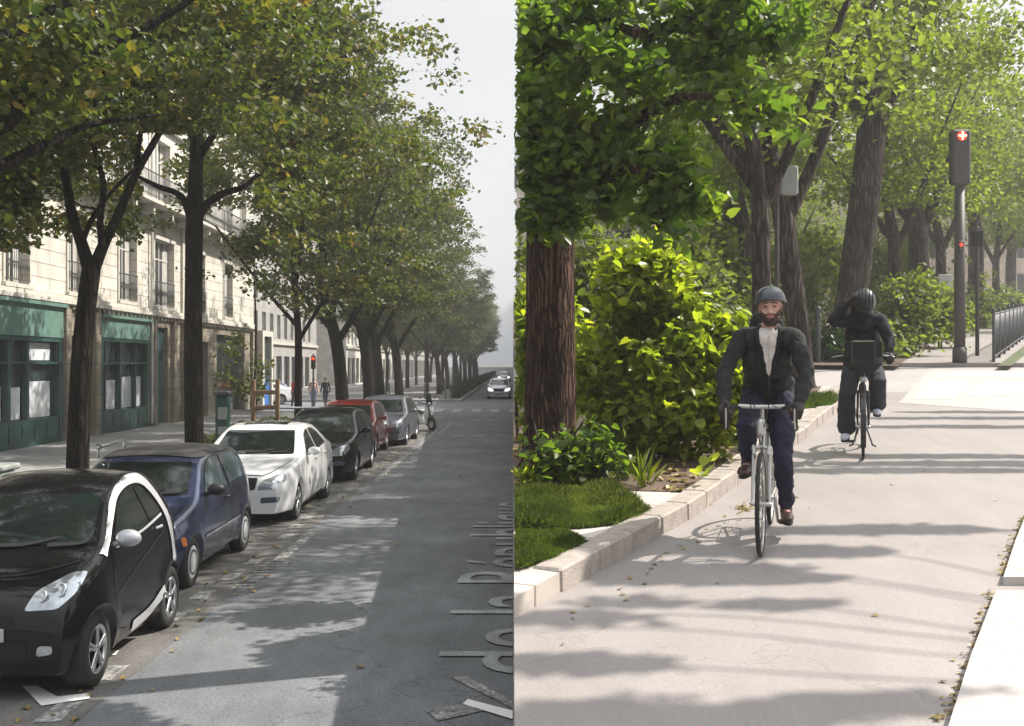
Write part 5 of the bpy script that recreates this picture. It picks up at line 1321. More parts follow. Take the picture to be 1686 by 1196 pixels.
o = mesh_obj('broad_leaf_plant', leaf_mesh('broad_leaf_plant', v), 'leaf_shrub', None, (x, y, gz(y) + .12)); tag(o, 'large bright leaves hanging over the kerb at the shrub edge', 'plant')
# row of trees behind the riders; (pixel x, depth, pixel width of trunk, lean)
def row_tree(px, Y, wpx, lean, seed, label, name='lime_tree', mat='leaf_right_far', H=9., rad=3.2, fork=3.0, low=3.2, n=150, lpc=70, ls=.125, group='lime trees in a row behind the riders', side=1, bark='bark_grey', keep=None):
    x = XP(px, Y); r0 = wpx / F * Y / 2; rr = np.random.default_rng(seed)
    b = (x, Y, gz(Y) + .08)
    lim = [[((0, 0, -.05), r0 * 1.15), ((lean * .3, 0, 1.2), r0), ((lean, 0, fork), r0 * .9), ((lean * 1.2 - .2, .2, fork + 2), r0 * .55), ((lean, .2, H - 1), .03)],
           [((lean * .9, 0, fork - .3), r0 * .6), ((lean + .7, .1, fork + 1.2), r0 * .5), ((lean + 1.4, .3, fork + 3), r0 * .3), ((lean + 2, .3, fork + 4.5), .02)],
           [((lean, 0, fork), r0 * .55), ((lean - .8, .2, fork + 1.2), r0 * .4), ((lean - 1.8, .3, fork + 2.6), .03)]]
    t = make_tree(name, b, lim, [((lean, 0, (H + low) / 2 + .6), (rad, rad, (H - low) / 2), n), ((lean, -.3, low + .9), (rad * .85, rad * .8, .8), n // 4)], lpc, ls, mat, bark, seed, side=side, sig=(.34, .34, .22), seg=12, keep=keep)
    tag(t, label, 'tree', group); return t
row_tree(1256, 15.0, 33, -.05, 71, 'straight grey brown tree directly behind the helmet of the front rider', low=3.6, H=8.0, rad=2.4, n=62, ls=.12)
row_tree(1322, 18.0, 38, -.35, 72, 'tree leaning left between the two riders', low=3.8, H=8.5, rad=2.5, n=66, ls=.12)
big = row_tree(1384, 25.5, 52, .75, 73, 'thickest tree trunk leaning right behind the rear rider', H=11.5, rad=3.6, fork=5.6, low=5.6, n=210)
p1 = row_tree(1472, 30, 22, .0, 74, 'slim straight tree right of the thickest trunk', H=10, rad=3.4, low=3.6, n=150)
p2 = row_tree(1516, 34, 34, -.1, 75, 'grey tree forking low behind the traffic light', H=10, rad=3.6, fork=3.6, low=4.3, n=150)
for i, (px, Y, src) in enumerate([(1548, 40, p1), (1606, 48, p2), (1640, 58, p1), (1664, 70, p2), (1700, 60, p1), (1590, 84, p2), (1735, 44, p1), (1640, 95, p1)]):
    t = copy_tree(src); t.location = (XP(px, Y), Y, gz(Y) + .08); t.rotation_euler = (0, 0, i * 1.3); t.scale = (1.05, 1.05, 1.1)
    tag(t, 'far hazy tree further up the path near the railing', 'tree', 'far hazy trees up the path')
for i, (X, Y, src) in enumerate([(5.6, 26, p1), (6.4, 33, p2), (9.5, 44, p1), (5.6, 50, p2), (14, 54, p1), (12.0, 66, p2), (22, 74, p1), (5.4, 70, p1)]):
    t = copy_tree(src); t.location = (X, Y, gz(Y) + .08); t.rotation_euler = (0, 0, i * 2.1); 
    tag(t, 'shaded tree in the grove behind the big shrub', 'tree', 'trees of the grove behind the shrub')
# unseen trees added right of view, boughs shaped to streak the path with shade
def shade_caster_tree(b, boughs, seed, label):
    lim = [[((0, 0, -.05), .2), ((0, 0, 2.5), .17), ((0, 0, 5), .12), ((0, 0, 7.5), .04)]]; cr = []
    for (x0, x1, y, z) in boughs:      # world x range, world y, height over ground
        lz = z
        lim.append([((0, 0, min(4.6, lz - .6)), .03), (((x1 - b[0]) * .6, (y - b[1]) * .55, lz + .3), .016), ((x1 - b[0], y - b[1], lz), .012), ((x0 - b[0], y - b[1], lz + .1), .008)])
        L_ = x1 - x0; cr.append((((x0 + x1) / 2 - b[0] + .25 * L_ * 0, y - b[1], lz), (L_ / 2, .06, .05), max(8, int(L_ * 15))))
    t = make_tree('lime_tree', b, lim, cr, 60, .11, 'leaf_linden', 'bark_grey', seed, side=1, sig=(.16, .045, .035), up=2.2, gap=-.35)  # added shade caster, shares the lime name with the seen trees
    tag(t, label, 'tree'); return t
def streak(y0, X0, X1, h): Y = GR(845, y0)[1]; k_ = h / (SUNV.z - SB * SUNV.y); return (X0 + SUNV.x * k_, X1 + SUNV.x * k_, Y + SUNV.y * k_, h)
shade_caster_tree((11.5, 6.2, gz(6.2)), [streak(1160, .2, 1.9, 5.4), streak(1176, .0, 1.3, 5.6), streak(1095, 0, .5, 5.2), streak(1040, 0, .85, 5.5), streak(1018, 0, 1.1, 5.2), streak(998, .4, 1.4, 5.6), streak(955, .6, 1.75, 5.4), streak(942, .5, 1.6, 5.1), streak(912, .9, 2.2, 5.5), streak(876, 1.6, 3.2, 5.3)], 91, 'added unseen tree right of view, thin boughs set to cast shade streaks')
shade_caster_tree((15.5, 12.5, gz(12.5)), [streak(775, 2.6, 5.2, 5.6), streak(764, 3.2, 6.0, 5.3), streak(752, 3.0, 5.4, 5.6), streak(704, 4.2, 7, 5.2), streak(690, 4.8, 8.0, 5.5), streak(680, 5.5, 8.0, 5.3)], 92, 'second added unseen tree right of view, thin boughs set to cast shade streaks')
# tall bushes of the grove, filling the space between the trunks
for i, (px, Y, hh, rr_) in enumerate([(985, 19.5, 2.6, 1.3), (1060, 23, 3.2, 1.5), (1140, 21, 3.0, 1.3), (1205, 26, 3.4, 1.5), (1275, 30, 3.6, 1.5), (900, 20, 2.6, 1.1), (1330, 36, 3.6, 1.7), (1440, 40, 4.0, 1.8), (1500, 46, 4.4, 2.0)]):
    b = (XP(px, Y), Y, gz(Y) + .1)
    shrub('tall_bush', 'tall olive green bush of the grove seen between the tree trunks', b, 6, [((0, 0, hh * .55), (rr_, rr_ * .7, hh * .5), int(26 * rr_ * hh))], 42, .13, 'leaf_right_far', 300 + i, sig=(.22, .22, .16), group='tall bushes between the trunks of the grove')
# shrubs across the side street
for i, (px, Y, hh, rr_) in enumerate([(1432, 25.2, .7, .75), (1500, 27.5, 2.0, .9), (1545, 31, 2.3, 1.0), (1365, 25.0, .6, .5), (1470, 26.5, 1.3, .7), (1610, 47, 2.0, 1.2), (1655, 62, 2.4, 1.6)]):
    b = (XP(px, Y), Y, gz(Y) + .1)
    shrub('shrub', ['low green clump at the foot of the thickest trunk', 'upright loose shrub left of the tall traffic light', 'tall airy shrub just behind the traffic light post', 'small green clump beside the black bollard', 'medium shrub right of the rear rider', 'pale shrub beside the far pavement', 'hazy shrub at the far end of the pavement'][i], b, 5, [((0, 0, hh * .5), (rr_, rr_ * .8, hh * .5), int(34 * rr_ * hh) + 14)], 42, .13, 'leaf_right_far' if i != 3 else 'leaf_dark', 100 + i, sig=(.2, .2, .16))
# distant wood closing the view
rw = np.random.default_rng(8); n = 45000
c = np.stack([rw.uniform(.5, 75, n), rw.uniform(100, 118, n), rw.uniform(0, 1, n)], 1); hgt = 12 + 3 * np.sin(c[:, 0] * .35) + 2 * np.sin(c[:, 0] * .9 + 1)
ok = ~((c[:, 0] > 46) & (c[:, 0] < 56)); c[:, 2] = gz(c[:, 1]) + c[:, 2] * hgt; c = c[ok]
o = mesh_obj('distant_wood', leaf_mesh('distant_wood', leaf_arrays(c, .75, rw)), 'leaf_right_far'); tag(o, 'distant mass of trees closing the view up the path', 'wood', kind='stuff')
# building behind the grove
r = empty('stone_house', (15, 80, gz(80))); tag(r, 'pale warm stone house glimpsed between the trunks behind the riders', 'building')
wl = MB(); z0 = gz(80) - 2; ht = 13.
def wall_y(mb, y, x0, x1, z0, z1, holes, depth):
    xs = sorted(set([x0, x1] + [h[0] for h in holes] + [h[1] for h in holes])); zs = sorted(set([z0, z1] + [h[2] for h in holes] + [h[3] for h in holes]))
    for a, b in zip(xs, xs[1:]):
        for c, d in zip(zs, zs[1:]):
            if any(h[0] < (a + b) / 2 < h[1] and h[2] < (c + d) / 2 < h[3] for h in holes): continue
            mb.add([(a, y, c), (b, y, c), (b, y, d), (a, y, d)], [(0, 1, 2, 3)], False)
    for (a, b, c, d) in holes:
        mb.add([(a, y, c), (b, y, c), (b, y, d), (a, y, d), (a, y + depth, c), (b, y + depth, c), (b, y + depth, d), (a, y + depth, d)], [(0, 1, 5, 4), (1, 2, 6, 5), (2, 3, 7, 6), (3, 0, 4, 7)], False)
hs = [(.9 + i * 3.0, 2.2 + i * 3.0, z0 + 3 + f * 3.2, z0 + 5.1 + f * 3.2) for i in range(13) for f in range(3)]
wall_y(wl, 80, .3, 40, z0, z0 + ht, hs, .35); wl.box(.3, 80.6, z0, 40, 90, z0 + ht - .1)
inv = Matrix.Translation((-15, -80, -gz(80)))
q = wl.build('wall', 'warm_facade', r); q.matrix_parent_inverse = inv
rf = MB(); rf.add([(.1, 79.7, z0 + ht), (40.2, 79.7, z0 + ht), (40.2, 83, z0 + ht + 3), (.1, 83, z0 + ht + 3), (40.2, 90.2, z0 + ht), (.1, 90.2, z0 + ht)], [(0, 1, 2, 3), (3, 2, 4, 5), (0, 3, 5), (1, 4, 2)], False); q = rf.build('roof', 'zinc', r); q.matrix_parent_inverse = inv
for (a, b, c, d) in hs:
    f = MB(); f.box(a, 80.2, c, a + .08, 80.3, d); f.box(b - .08, 80.2, c, b, 80.3, d); f.box(a + .08, 80.2, d - .08, b - .08, 80.3, d); f.box((a + b) / 2 - .04, 80.2, c, (a + b) / 2 + .04, 80.3, d - .08)
    wf = f.build('window', 'white_frame', r); wf.matrix_parent_inverse = inv; p = MB(); p.box(a, 80.32, c, b, 80.34, d); p.build('pane', 'window_glass', wf)
# tall signal mast with the red cross of light
Yt = 24.45; bx, bz = XP(1580, Yt), gz(Yt) + .1
a = MB(); a.tube([(0, 0, 0), (0, 0, 4.0)], [.125, .11], 12, cap=False); a.tube([(0, 0, 0), (0, 0, .35)], [.16, .15], 12, cap=False)
h = MB(); h.bbox((0, 0, 4.66), (.43, .26, 1.26), bev=.05); vz = MB(); vz.tube([(0, -.13, 5.14), (0, -.26, 5.14)], [.13, .12], 14, cap=False)
l = MB(); l.ell((0, -.135, 5.13), (.105, .02, .105), 16, 8); cr = MB(); cr.bbox((0, -.165, 5.13), (.19, .02, .045), bev=.01); cr.bbox((0, -.166, 5.13), (.045, .02, .19), bev=.01)
s2 = MB(); s2.bbox((-.03, -.15, 2.62), (.12, .08, .26), bev=.02); l2 = MB(); l2.ell((-.04, -.192, 2.66), (.04, .012, .04), 10, 6)
r = grp('traffic_light', (bx, Yt, bz), 'tall grey brown traffic light mast with a small red cross shaped light on top', 'traffic light', [('post', 'signal_grey', a), ('housing', 'signal_grey', h), ('small_signal', 'signal_grey', s2)])
for ch in list(r.children):
    if ch.name.startswith('housing'): lo = l.build('lamp', 'red_lamp', ch); cr.build('lamp_cross', 'pale_lamp', lo)
    if ch.name.startswith('small'): l2.build('lamp', 'red_lamp', ch)
Yq = 27.; a = MB(); a.tube([(0, 0, 0), (0, 0, 3.2)], [.05, .045], 10); h = MB(); h.bbox((0, 0, 2.95), (.26, .2, .42), bev=.03)
grp('traffic_light', (XP(1609, Yq), Yq, gz(Yq) + .1), 'short dark signal turned away right of the tall mast', 'traffic light', [('post', 'signal_grey', a), ('housing', 'underside', h)])
Yb = 16.; a = MB(); a.tube([(0, 0, 0), (0, 0, 3.6)], .035, 10); h = MB(); h.bbox((.18, -.0, 3.27), (.27, .10, .44), bev=.03)
grp('signal_box', (XP(1279, Yb), Yb, gz(Yb) + .1), 'pale grey box on a slim pole above the front rider', 'sign', [('post', 'signal_grey', a), ('box', 'box_grey', h)])
a = MB(); a.tube([(0, 0, 0), (0, 0, 1.15)], .06, 10); a.ell((0, 0, 1.2), (.075, .075, .09), 10, 8); b2 = MB(); b2.tube([(0, 0, 1.02), (0, 0, 1.06)], .07, 10)
grp('bollard', (XP(1347, 24.5), 24.5, gz(24.5) + .1), 'black bollard behind the left shoulder of the front rider', 'bollard', [('shaft', 'iron', a), ('ring', 'iron', b2)])
a = MB(); a.bbox((0, 0, .45), (.5, .3, .9), bev=.03); b2 = MB(); b2.bbox((0, -.16, .95), (.42, .03, .55), bev=.01)
grp('notice_board', (XP(1553, 33), 33, gz(33) + 1.0), 'small pale notice board left of the tall mast', 'notice board', [('leg', 'wood', a), ('panel', 'poster', b2)])
# railing on the far pavement
P0 = (XP(1636, 24.6), 24.6); P1 = (XP(1692, 39), 39.)
r = empty('railing', (P0[0], P0[1], gz(P0[1]) + .1)); tag(r, 'dark metal railing along the far pavement at the right edge', 'railing')
inv = Matrix.Translation((-P0[0], -P0[1], -(gz(P0[1]) + .1)))
L_ = math.dist(P0, P1); n = int(L_ / .13); bm_ = MB(); tp = MB(); ps = []
for i in range(n + 1):
    t = i / n; x, y = P0[0] + (P1[0] - P0[0]) * t, P0[1] + (P1[1] - P0[1]) * t; z = gz(y) + .1
    if i % 14 == 0: ps.append((x, y, z))
    else: bm_.tube([(x, y, z + .12), (x, y, z + 1.1)], .014, 5, cap=False)
za, zb_ = gz(P0[1]) + .1, gz(P1[1]) + .1
for h_ in (.12, 1.1): tp.tube([(P0[0], P0[1], za + h_), (P1[0], P1[1], zb_ + h_)], .025, 8)
for nm, mb in (('rail', tp), ('bar', bm_)): q = mb.build(nm, 'iron', r); q.matrix_parent_inverse = inv
for (x, y, z) in ps: mb = MB(); mb.tube([(x, y, z - .02), (x, y, z + 1.2)], .035, 8); q = mb.build('post', 'iron', r); q.matrix_parent_inverse = inv
# ------------------------------------------------------------ riders (local: forward +Y, up +Z, their left is -X)
tex = bpy.data.textures.new('cloth_folds', 'CLOUDS'); tex.noise_scale = .085; tex.noise_depth = 3; tex.intensity = 1.; tex.contrast = 1.6
def remeshed(mb, name, mat, parent, vox, smooth=4, folds=0.):
    o = mb.build(name, mat, parent)
    mods = [('REMESH', dict(mode='VOXEL', voxel_size=vox, use_smooth_shade=True)), ('SMOOTH', dict(factor=.6, iterations=smooth))]
    if folds: mods.append(('DISPLACE', dict(texture=tex, strength=folds, mid_level=.5, texture_coords='LOCAL')))
    par = o.parent; o.parent = None
    modded(o, mods); o.parent = par
    return o
def V3(*a): return Vector(a)
def lerp(a, b, t): return a + (b - a) * t
def hand(mb, wr, d, pn, side, curl=1.1, s=1.0, thumb=True):
    """five separate fingers: wrist, direction of the hand, palm normal (curl side)"""
    d = d.normalized(); pn = (pn - d * pn.dot(d)).normalized(); a = d.cross(pn).normalized() * side      # a points to the thumb side
    mb.tube([wr - d * .02, wr + d * .02 * s, wr + d * .055 * s, wr + d * .085 * s], [.024 * s, .027 * s, .033 * s, .028 * s], 12, ry=.55)
    for off, ln in ((.027, .072), (.009, .080), (-.009, .074), (-.026, .058)):
        p = wr + (d * .078 + a * off) * s; q = 0.; pts = [p - d * .02]; dd = d
        pts.append(p)
        for k, f in enumerate((.45, .32, .23)):
            q += curl * (.65, .95, .7)[k]; dr = d * math.cos(q) + pn * math.sin(q); p = p + dr * ln * f * s * 1.15; pts.append(p)
        mb.tube(pts, [.0095 * s, .0093 * s, .0085 * s, .008 * s, .0068 * s], 8)
    if thumb:
        p = wr + (d * .025 + a * .024) * s
        mb.tube([p, p + (a * .022 + d * .022 + pn * .012) * s, p + (a * .022 + d * .045 + pn * .03) * s, p + (a * .008 + d * .058 + pn * .045) * s], [.013 * s, .0115 * s, .0095 * s, .0075 * s], 8)
def head(mb, c, M):
    """skull, jaw, nose, ears, brow; face looks along local +Y of M"""
    f = lambda x, y, z: c + M @ V3(x, y, z)
    mb.ell(f(0, -.008, .035), (.074, .094, .085), 20, 14, M); mb.ell(f(0, .022, -.04), (.058, .066, .075), 18, 12, M)
    mb.ell(f(0, .062, -.088), (.028, .022, .020), 12, 8, M)
    mb.tube([f(0, .080, .012), f(0, .098, -.018), f(0, .104, -.030)], [.009, .012, .013], 10); mb.ell(f(.011, .094, -.033), (.008, .009, .007), 8, 6, M); mb.ell(f(-.011, .094, -.033), (.008, .009, .007), 8, 6, M)
    mb.tube([f(-.042, .066, .022), f(-.02, .082, .024), f(.02, .082, .024), f(.042, .066, .022)], .009, 8)
    for s in (1, -1):
        mb.ell(f(s * .076, -.002, -.004), (.010, .019, .031), 10, 8, M); mb.ell(f(s * .044, .055, -.022), (.020, .020, .018), 10, 8, M)
    mb.ell(f(0, .088, -.055), (.022, .010, .010), 10, 8, M)
def dome(c, r, M, zmin, n=28, m=12, rim=.012):
    mb = MB(); vs = []; fs = []; ph0 = math.asin(zmin)
    for j in range(m):
        a = ph0 + (PI / 2 - ph0) * j / m
        for k in range(n):
            q = 2 * PI * k / n; vs.append(Vector((math.cos(a) * math.cos(q) * r[0], math.cos(a) * math.sin(q) * r[1], math.sin(a) * r[2])))
    vs.append(Vector((0, 0, r[2]))); e = len(vs) - 1
    for k in range(n):      # inner turned rim
        v = vs[k]; vs.append(Vector((v.x * .86, v.y * .86, v.z - rim * .2)))
    for j in range(m - 1):
        for k in range(n): fs.append((j * n + k, j * n + (k + 1) % n, (j + 1) * n + (k + 1) % n, (j + 1) * n + k))
    for k in range(n): fs.append(((m - 1) * n + k, (m - 1) * n + (k + 1) % n, e)); fs.append((k, e + 1 + k, e + 1 + (k + 1) % n, (k + 1) % n))
    mb.add([c + M @ v for v in vs], fs); mb.tube([c + M @ (vs[k] * 1.0) for k in range(n)] + [c + M @ vs[0]], rim * .6, 6, cap=False)
    return mb
def build_person(name, label, Mw, J, o, group=None):
    """J: joints, o: outfit options. Returns the body object, clothing as children"""
    j = {k: Vector(v) for k, v in J.items()}; Hm = o['head_rot']; s = o.get('s', 1.)
    bd = MB(); head(bd, j['head'], Hm)
    bd.tube([j['neck'] - V3(0, .01, .05), j['neck'], j['head'] + Hm @ V3(0, -.02, -.05)], [.062, .055, .052], 14)
    bd.tube([j['pelvis'] - V3(0, 0, .04), j['pelvis'] + V3(0, 0, .06), lerp(j['pelvis'], j['chest'], .5), j['chest'], j['neck'] - V3(0, 0, .07)], [.12, .13, .115, .13, .085], 16, ry=.7)
    for S in 'RL':
        bd.tube([j['neck'] - V3(0, 0, .05), j['sh' + S]], [.05, .045], 10)
        bd.tube([j['sh' + S], lerp(j['sh' + S], j['el' + S], .5), j['el' + S], lerp(j['el' + S], j['wr' + S], .4), j['wr' + S]], [.048, .042, .034, .034, .023], 12)
        bd.tube([j['hip' + S], lerp(j['hip' + S], j['kn' + S], .5), j['kn' + S], lerp(j['kn' + S], j['an' + S], .35), j['an' + S]], [.075, .068, .046, .045, .030], 12)
        an = j['an' + S]; tt = j['toe' + S]; bd.tube([an, an - V3(0, 0, .04), lerp(an, tt, .6) - V3(0, 0, .015), tt], [.03, .032, .028, .02], 10)
        if not o.get('gloves'): hand(bd, j['wr' + S], j['hd' + S], j['pn' + S], 1 if S == 'R' else -1, o.get('curl', 1.1))
        else: hand(bd, j['wr' + S], j['hd' + S], j['pn' + S], 1 if S == 'R' else -1, o.get('curl', 1.1), .93)
    vb = o.get('vox', .006)
    body = remeshed(bd, name, 'skin', None, vb, 3)
    body.matrix_basis = Mw; tag(body, label, 'person', group)
    # trousers
    tr = MB(); w = o['tw']
    tr.tube([j['pelvis'] - V3(0, -.0, .06), j['pelvis'] + V3(0, 0, .03), j['pelvis'] + V3(0, .02, .14)], [.13, .148, .130], 16, ry=.76)
    for S in 'RL':
        h_, k_, a_ = j['hip' + S], j['kn' + S], j['an' + S]; ex = (k_ - h_).normalized()
        tr.tube([h_, lerp(h_, k_, .5), k_ - ex * .05, k_, lerp(k_, a_, .15), lerp(k_, a_, .6), lerp(k_, a_, o.get('hem', .92))], [w[0], w[1], w[2] * 1.02, w[2] * 1.05, w[3], w[4], w[5]], 14)
    remeshed(tr, 'trousers', o['trousers'], body, .009, 3, o.get('folds', .018))
    # jacket
    jk = MB(); tw = o['jw']
    up = lerp(j['pelvis'], j['chest'], .5)
    jk.tube([j['pelvis'] + V3(0, .0, -.02 - o.get('skirt', 0)), j['pelvis'] + V3(0, .0, .08), up, j['chest'] - V3(0, 0, .03), j['chest'] + V3(0, 0, .06), j['neck'] - V3(0, .0, .07)], [tw[0], tw[0] * .98, tw[1], tw[2], tw[2] * .93, .09], 20, ry=.68)
    jk.tube([j['neck'] - V3(0, .01, .09), j['neck'] - V3(0, .0, .01)], [.088, .070], 14, cap=False)
    for S in 'RL':
        a_, b_, c_ = j['sh' + S], j['el' + S], j['wr' + S]; aw = o['aw']
        jk.tube([j['neck'] - V3(0, 0, .055), lerp(j['neck'], a_, .6) - V3(0, 0, .015), a_], [.07, .072, aw[0]], 12)
        jk.tube([a_, lerp(a_, b_, .4), lerp(a_, b_, .85), b_, lerp(b_, c_, .2), lerp(b_, c_, .7), lerp(b_, c_, .95)], [aw[0], aw[1], aw[2], aw[2] * 1.02, aw[3], aw[4], aw[5]], 14)
    jo = remeshed(jk, 'jacket', o['jacket'], body, .0085, 3, o.get('folds', .018))
    # shoes
    for S in 'RL':
        an = j['an' + S]; tt = j['toe' + S]; d = (tt - an); dh = V3(d.x, d.y, d.z * 0 + (tt.z - an.z + .065)).normalized(); upv = V3(0, 0, 1)
        sh = MB(); hl = an - V3(0, 0, .055) - dh * .045
        sh.tube([hl, hl + dh * .09, hl + dh * .18, hl + dh * .245], [.038, .043, .046, .034], 14, ry=.72); sh.tube([an + V3(0, 0, .02), an - V3(0, 0, .04)], [.042, .044], 12)
        so_ = remeshed(sh, 'shoe', o['shoes'], body, .006, 2)
        sl_ = MB(); L_ = []; a_ = dh.cross(upv).normalized(); nrm = a_.cross(dh)
        for q in np.linspace(0, 2 * PI, 25)[:-1]:
            u = math.cos(q); vv = math.sin(q); L_.append(hl + dh * (.11 + u * .15) + a_ * vv * (.040 + .006 * u) - nrm * .026)
        n = len(L_); sl_.add(L_ + [p - nrm * .018 for p in L_], [tuple(range(n)), tuple(range(2 * n - 1, n - 1, -1))] + [(i, n + i, n + (i + 1) % n, (i + 1) % n) for i in range(n)], False)
        sl_.build('sole', o.get('sole', 'rubber'), so_)
        if o.get('gloves'):
            gl = MB(); hand(gl, j['wr' + S], j['hd' + S], j['pn' + S], 1 if S == 'R' else -1, o.get('curl', 1.1), 1.12)
            gl.tube([lerp(j['wr' + S], j['el' + S], .12), j['wr' + S]], [.036, .032], 12)
            remeshed(gl, 'glove', 'glove', body, .0042, 1)
    return body, jo
def face(body, j, Hm, beard=True):
    c = Vector(j['head']); f = lambda x, y, z: c + Hm @ V3(x, y, z)
    me = body.data; inv = Hm.transposed()
    sk = Skin([inv @ (v.co - c) for v in me.vertices], [tuple(p.vertices) for p in me.polygons])
    def onto(polys, name, mat, off):
        mb = MB()
        for p in polys: sk.patch([p], 'B', name, mat, None, off, .006, mb)
        mb.v = [tuple(c + Hm @ Vector(v)) for v in mb.v]
        return mb.build(name, mat, body)
    if beard: onto([[(-.060, -.012), (-.048, -.030), (-.030, -.043), (.030, -.043), (.048, -.030), (.060, -.012), (.060, -.07), (.045, -.10), (.02, -.118), (-.02, -.118), (-.045, -.10), (-.060, -.07)]], 'beard', 'beard_hair', .0045)
    onto([smooth_poly([(-.022, -.057), (-.008, -.052), (.008, -.052), (.022, -.057), (.008, -.064), (-.008, -.064)], 3)], 'mouth', 'lips', .009)
    for s in (1, -1):
        onto([[(s * .014, .025), (s * .032, .029), (s * .047, .022), (s * .047, .027), (s * .032, .035), (s * .014, .030)]], 'eyebrow', 'beard_hair', .003)
        e = MB(); e.ell(f(s * .031, .076, .007), (.011, .008, .0045), 12, 8, Hm); e.build('eye', 'eye_dark', body)
def place_rider(px, py, heading, back=.5):
    Xf, Yf = GR(px, py); hx, hy = heading; n = math.hypot(hx, hy); hx /= n; hy /= n
    yv = V3(hx, hy, SB * hy).normalized(); rx, ry = Xf - hx * back, Yf - hy * back
    xv = yv.cross(V3(0, 0, 1)).normalized(); zv = xv.cross(yv)
    M = Matrix((xv, yv, zv)).transposed().to_4x4(); M.translation = (rx, ry, gz(ry)); return M
def bicycle(Mw, label, fm, bars, ground=0., basket=False, crank=0.):
    r = empty('bicycle'); r.matrix_basis = Mw; tag(r, label, 'bicycle'); wr = .338
    for yc in (.5, -.5):
        t = MB(); M = Matrix.Translation((0, yc, wr)); R_ = wr - .015
        t.lathe([(R_ + .015 * math.cos(q), .015 * math.sin(q)) for q in np.linspace(0, 2 * PI, 11)], M, 56); wo = empty('wheel', (0, yc, wr)); wo.parent = r
        to_ = t.build('tyre', 'rubber', wo); to_.location = (0, -yc, -wr)
        q_ = MB(); q_.lathe([(.305 + .010 * math.cos(q), .010 * math.sin(q)) for q in np.linspace(0, 2 * PI, 7)], M, 48); x = q_.build('rim', fm if not basket else 'bike_black', wo); x.location = (0, -yc, -wr)
        s_ = MB()
        for k in range(28):
            a = 2 * PI * k / 28; sx = .028 * (1 if k % 2 else -1); a2 = a + (.5 if (k // 2) % 2 else -.5)
            s_.tube([(sx, yc + .018 * math.cos(a2), wr + .018 * math.sin(a2)), (0, yc + .30 * math.cos(a), wr + .30 * math.sin(a))], .0013, 4, cap=False)
        x = s_.build('spokes', 'bike_silver', wo); x.location = (0, -yc, -wr)
        h = MB(); h.tube([(-.055, yc, wr), (.055, yc, wr)], .016, 12); h.tube([(-.07, yc, wr), (.07, yc, wr)], .006, 8); x = h.build('hub', 'bike_silver', wo); x.location = (0, -yc, -wr)
    f = MB(); BB = (0, -.06, .275); ST = (0, -.235, .80); HT = (0, .345, .86); HB = (0, .385, .70)
    f.tube([BB, HB], .017, 12); f.tube([BB, (0, -.225, .76)], .016, 12); f.tube([(0, -.22, .75), HT], .015, 12) if not basket else f.tube([(0, -.14, .5), (0, .37, .76)], .016, 12)
    f.tube([HT, HB], .021, 12); f.tube([BB, ST], .013, 12)
    for s_ in (1, -1): f.tube([(s_ * .03, -.06, .275), (s_ * .062, -.5, wr)], .009, 8); f.tube([(0, -.22, .74), (s_ * .03, -.26, .70), (s_ * .062, -.5, wr)], .008, 8)
    f.build('frame', fm, r)
    k = MB(); k.tube([(-.055, .395, .685), (0, .395, .70), (.055, .395, .685)], .013, 8)
    for s_ in (1, -1): k.tube([(s_ * .05, .395, .69), (s_ * .052, .42, .55), (s_ * .055, .47, .40), (s_ * .056, .5, wr)], [.013, .012, .010, .009], 8)
    k.tube([HT, (0, .33, .93), (0, .37, bars['z'])], .013, 10); k.build('fork', fm, r)
    b = MB()
    if bars['type'] == 'drop':
        y0 = .42; z0 = bars['z']
        b.tube([(-.14, y0, z0 + .004), (-.07, y0, z0), (0, y0 - .03, z0 - .004), (.07, y0, z0), (.14, y0, z0 + .004)], .0145, 12); hb_ = b.build('handlebar', 'bike_silver', r)
        for s_ in (1, -1):
            d = MB(); d.tube([(s_ * .135, y0, z0), (s_ * .195, y0, z0 - .005), (s_ * .215, y0 + .06, z0 - .01), (s_ * .22, y0 + .10, z0 - .05), (s_ * .22, y0 + .085, z0 - .11), (s_ * .22, y0 + .02, z0 - .14), (s_ * .22, y0 - .06, z0 - .14)], .015, 10); d.tube([(s_ * .22, y0 + .09, z0 - .03), (s_ * .215, y0 + .14, z0 + .03)], [.018, .016], 10)
            d.build('grip', 'rubber', hb_); l = MB(); l.tube([(s_ * .215, y0 + .135, z0), (s_ * .215, y0 + .13, z0 - .08), (s_ * .218, y0 + .11, z0 - .13)], .006, 6); l.build('brake_lever', 'bike_silver', hb_)
        c = MB(); c.tube([(.03, y0 + .1, z0 + .01), (.06, y0 + .16, z0 + .05), (.03, .44, .80), (0, .44, .72)], .004, 5, cap=False); c.tube([(-.1, y0 + .04, z0), (-.06, y0 + .14, z0 + .04), (-.02, .44, .82), (0, .40, .7)], .004, 5, cap=False); c.build('brake_cable', 'bike_black', r)
        c = MB(); c.tube([(-.05, .425, .705), (-.045, .445, .66)], .012, 8); c.tube([(.05, .425, .705), (.045, .445, .66)], .012, 8); c.build('brake_caliper', 'bike_silver', r)
    else:
        z0 = bars['z']; b.tube([(-.30, .26, z0), (-.22, .33, z0 + .01), (-.06, .38, z0 - .02), (.06, .38, z0 - .02), (.22, .33, z0 + .01), (.30, .26, z0)], .013, 10); hb_ = b.build('handlebar', 'bike_black', r)
        for s_ in (1, -1):
            d = MB(); d.tube([(s_ * .22, .33, z0 + .01), (s_ * .315, .25, z0)], .020, 10); d.build('grip', 'rubber', hb_); l = MB(); l.tube([(s_ * .20, .36, z0), (s_ * .30, .33, z0 - .02)], .007, 6); l.build('brake_lever', 'bike_silver', hb_)
    q = MB(); q.tube([(0, -.40, .905), (0, -.28, .90), (0, -.14, .895)], [.075, .055, .022], 12, ry=.4); q.build('saddle', 'bike_black', r)
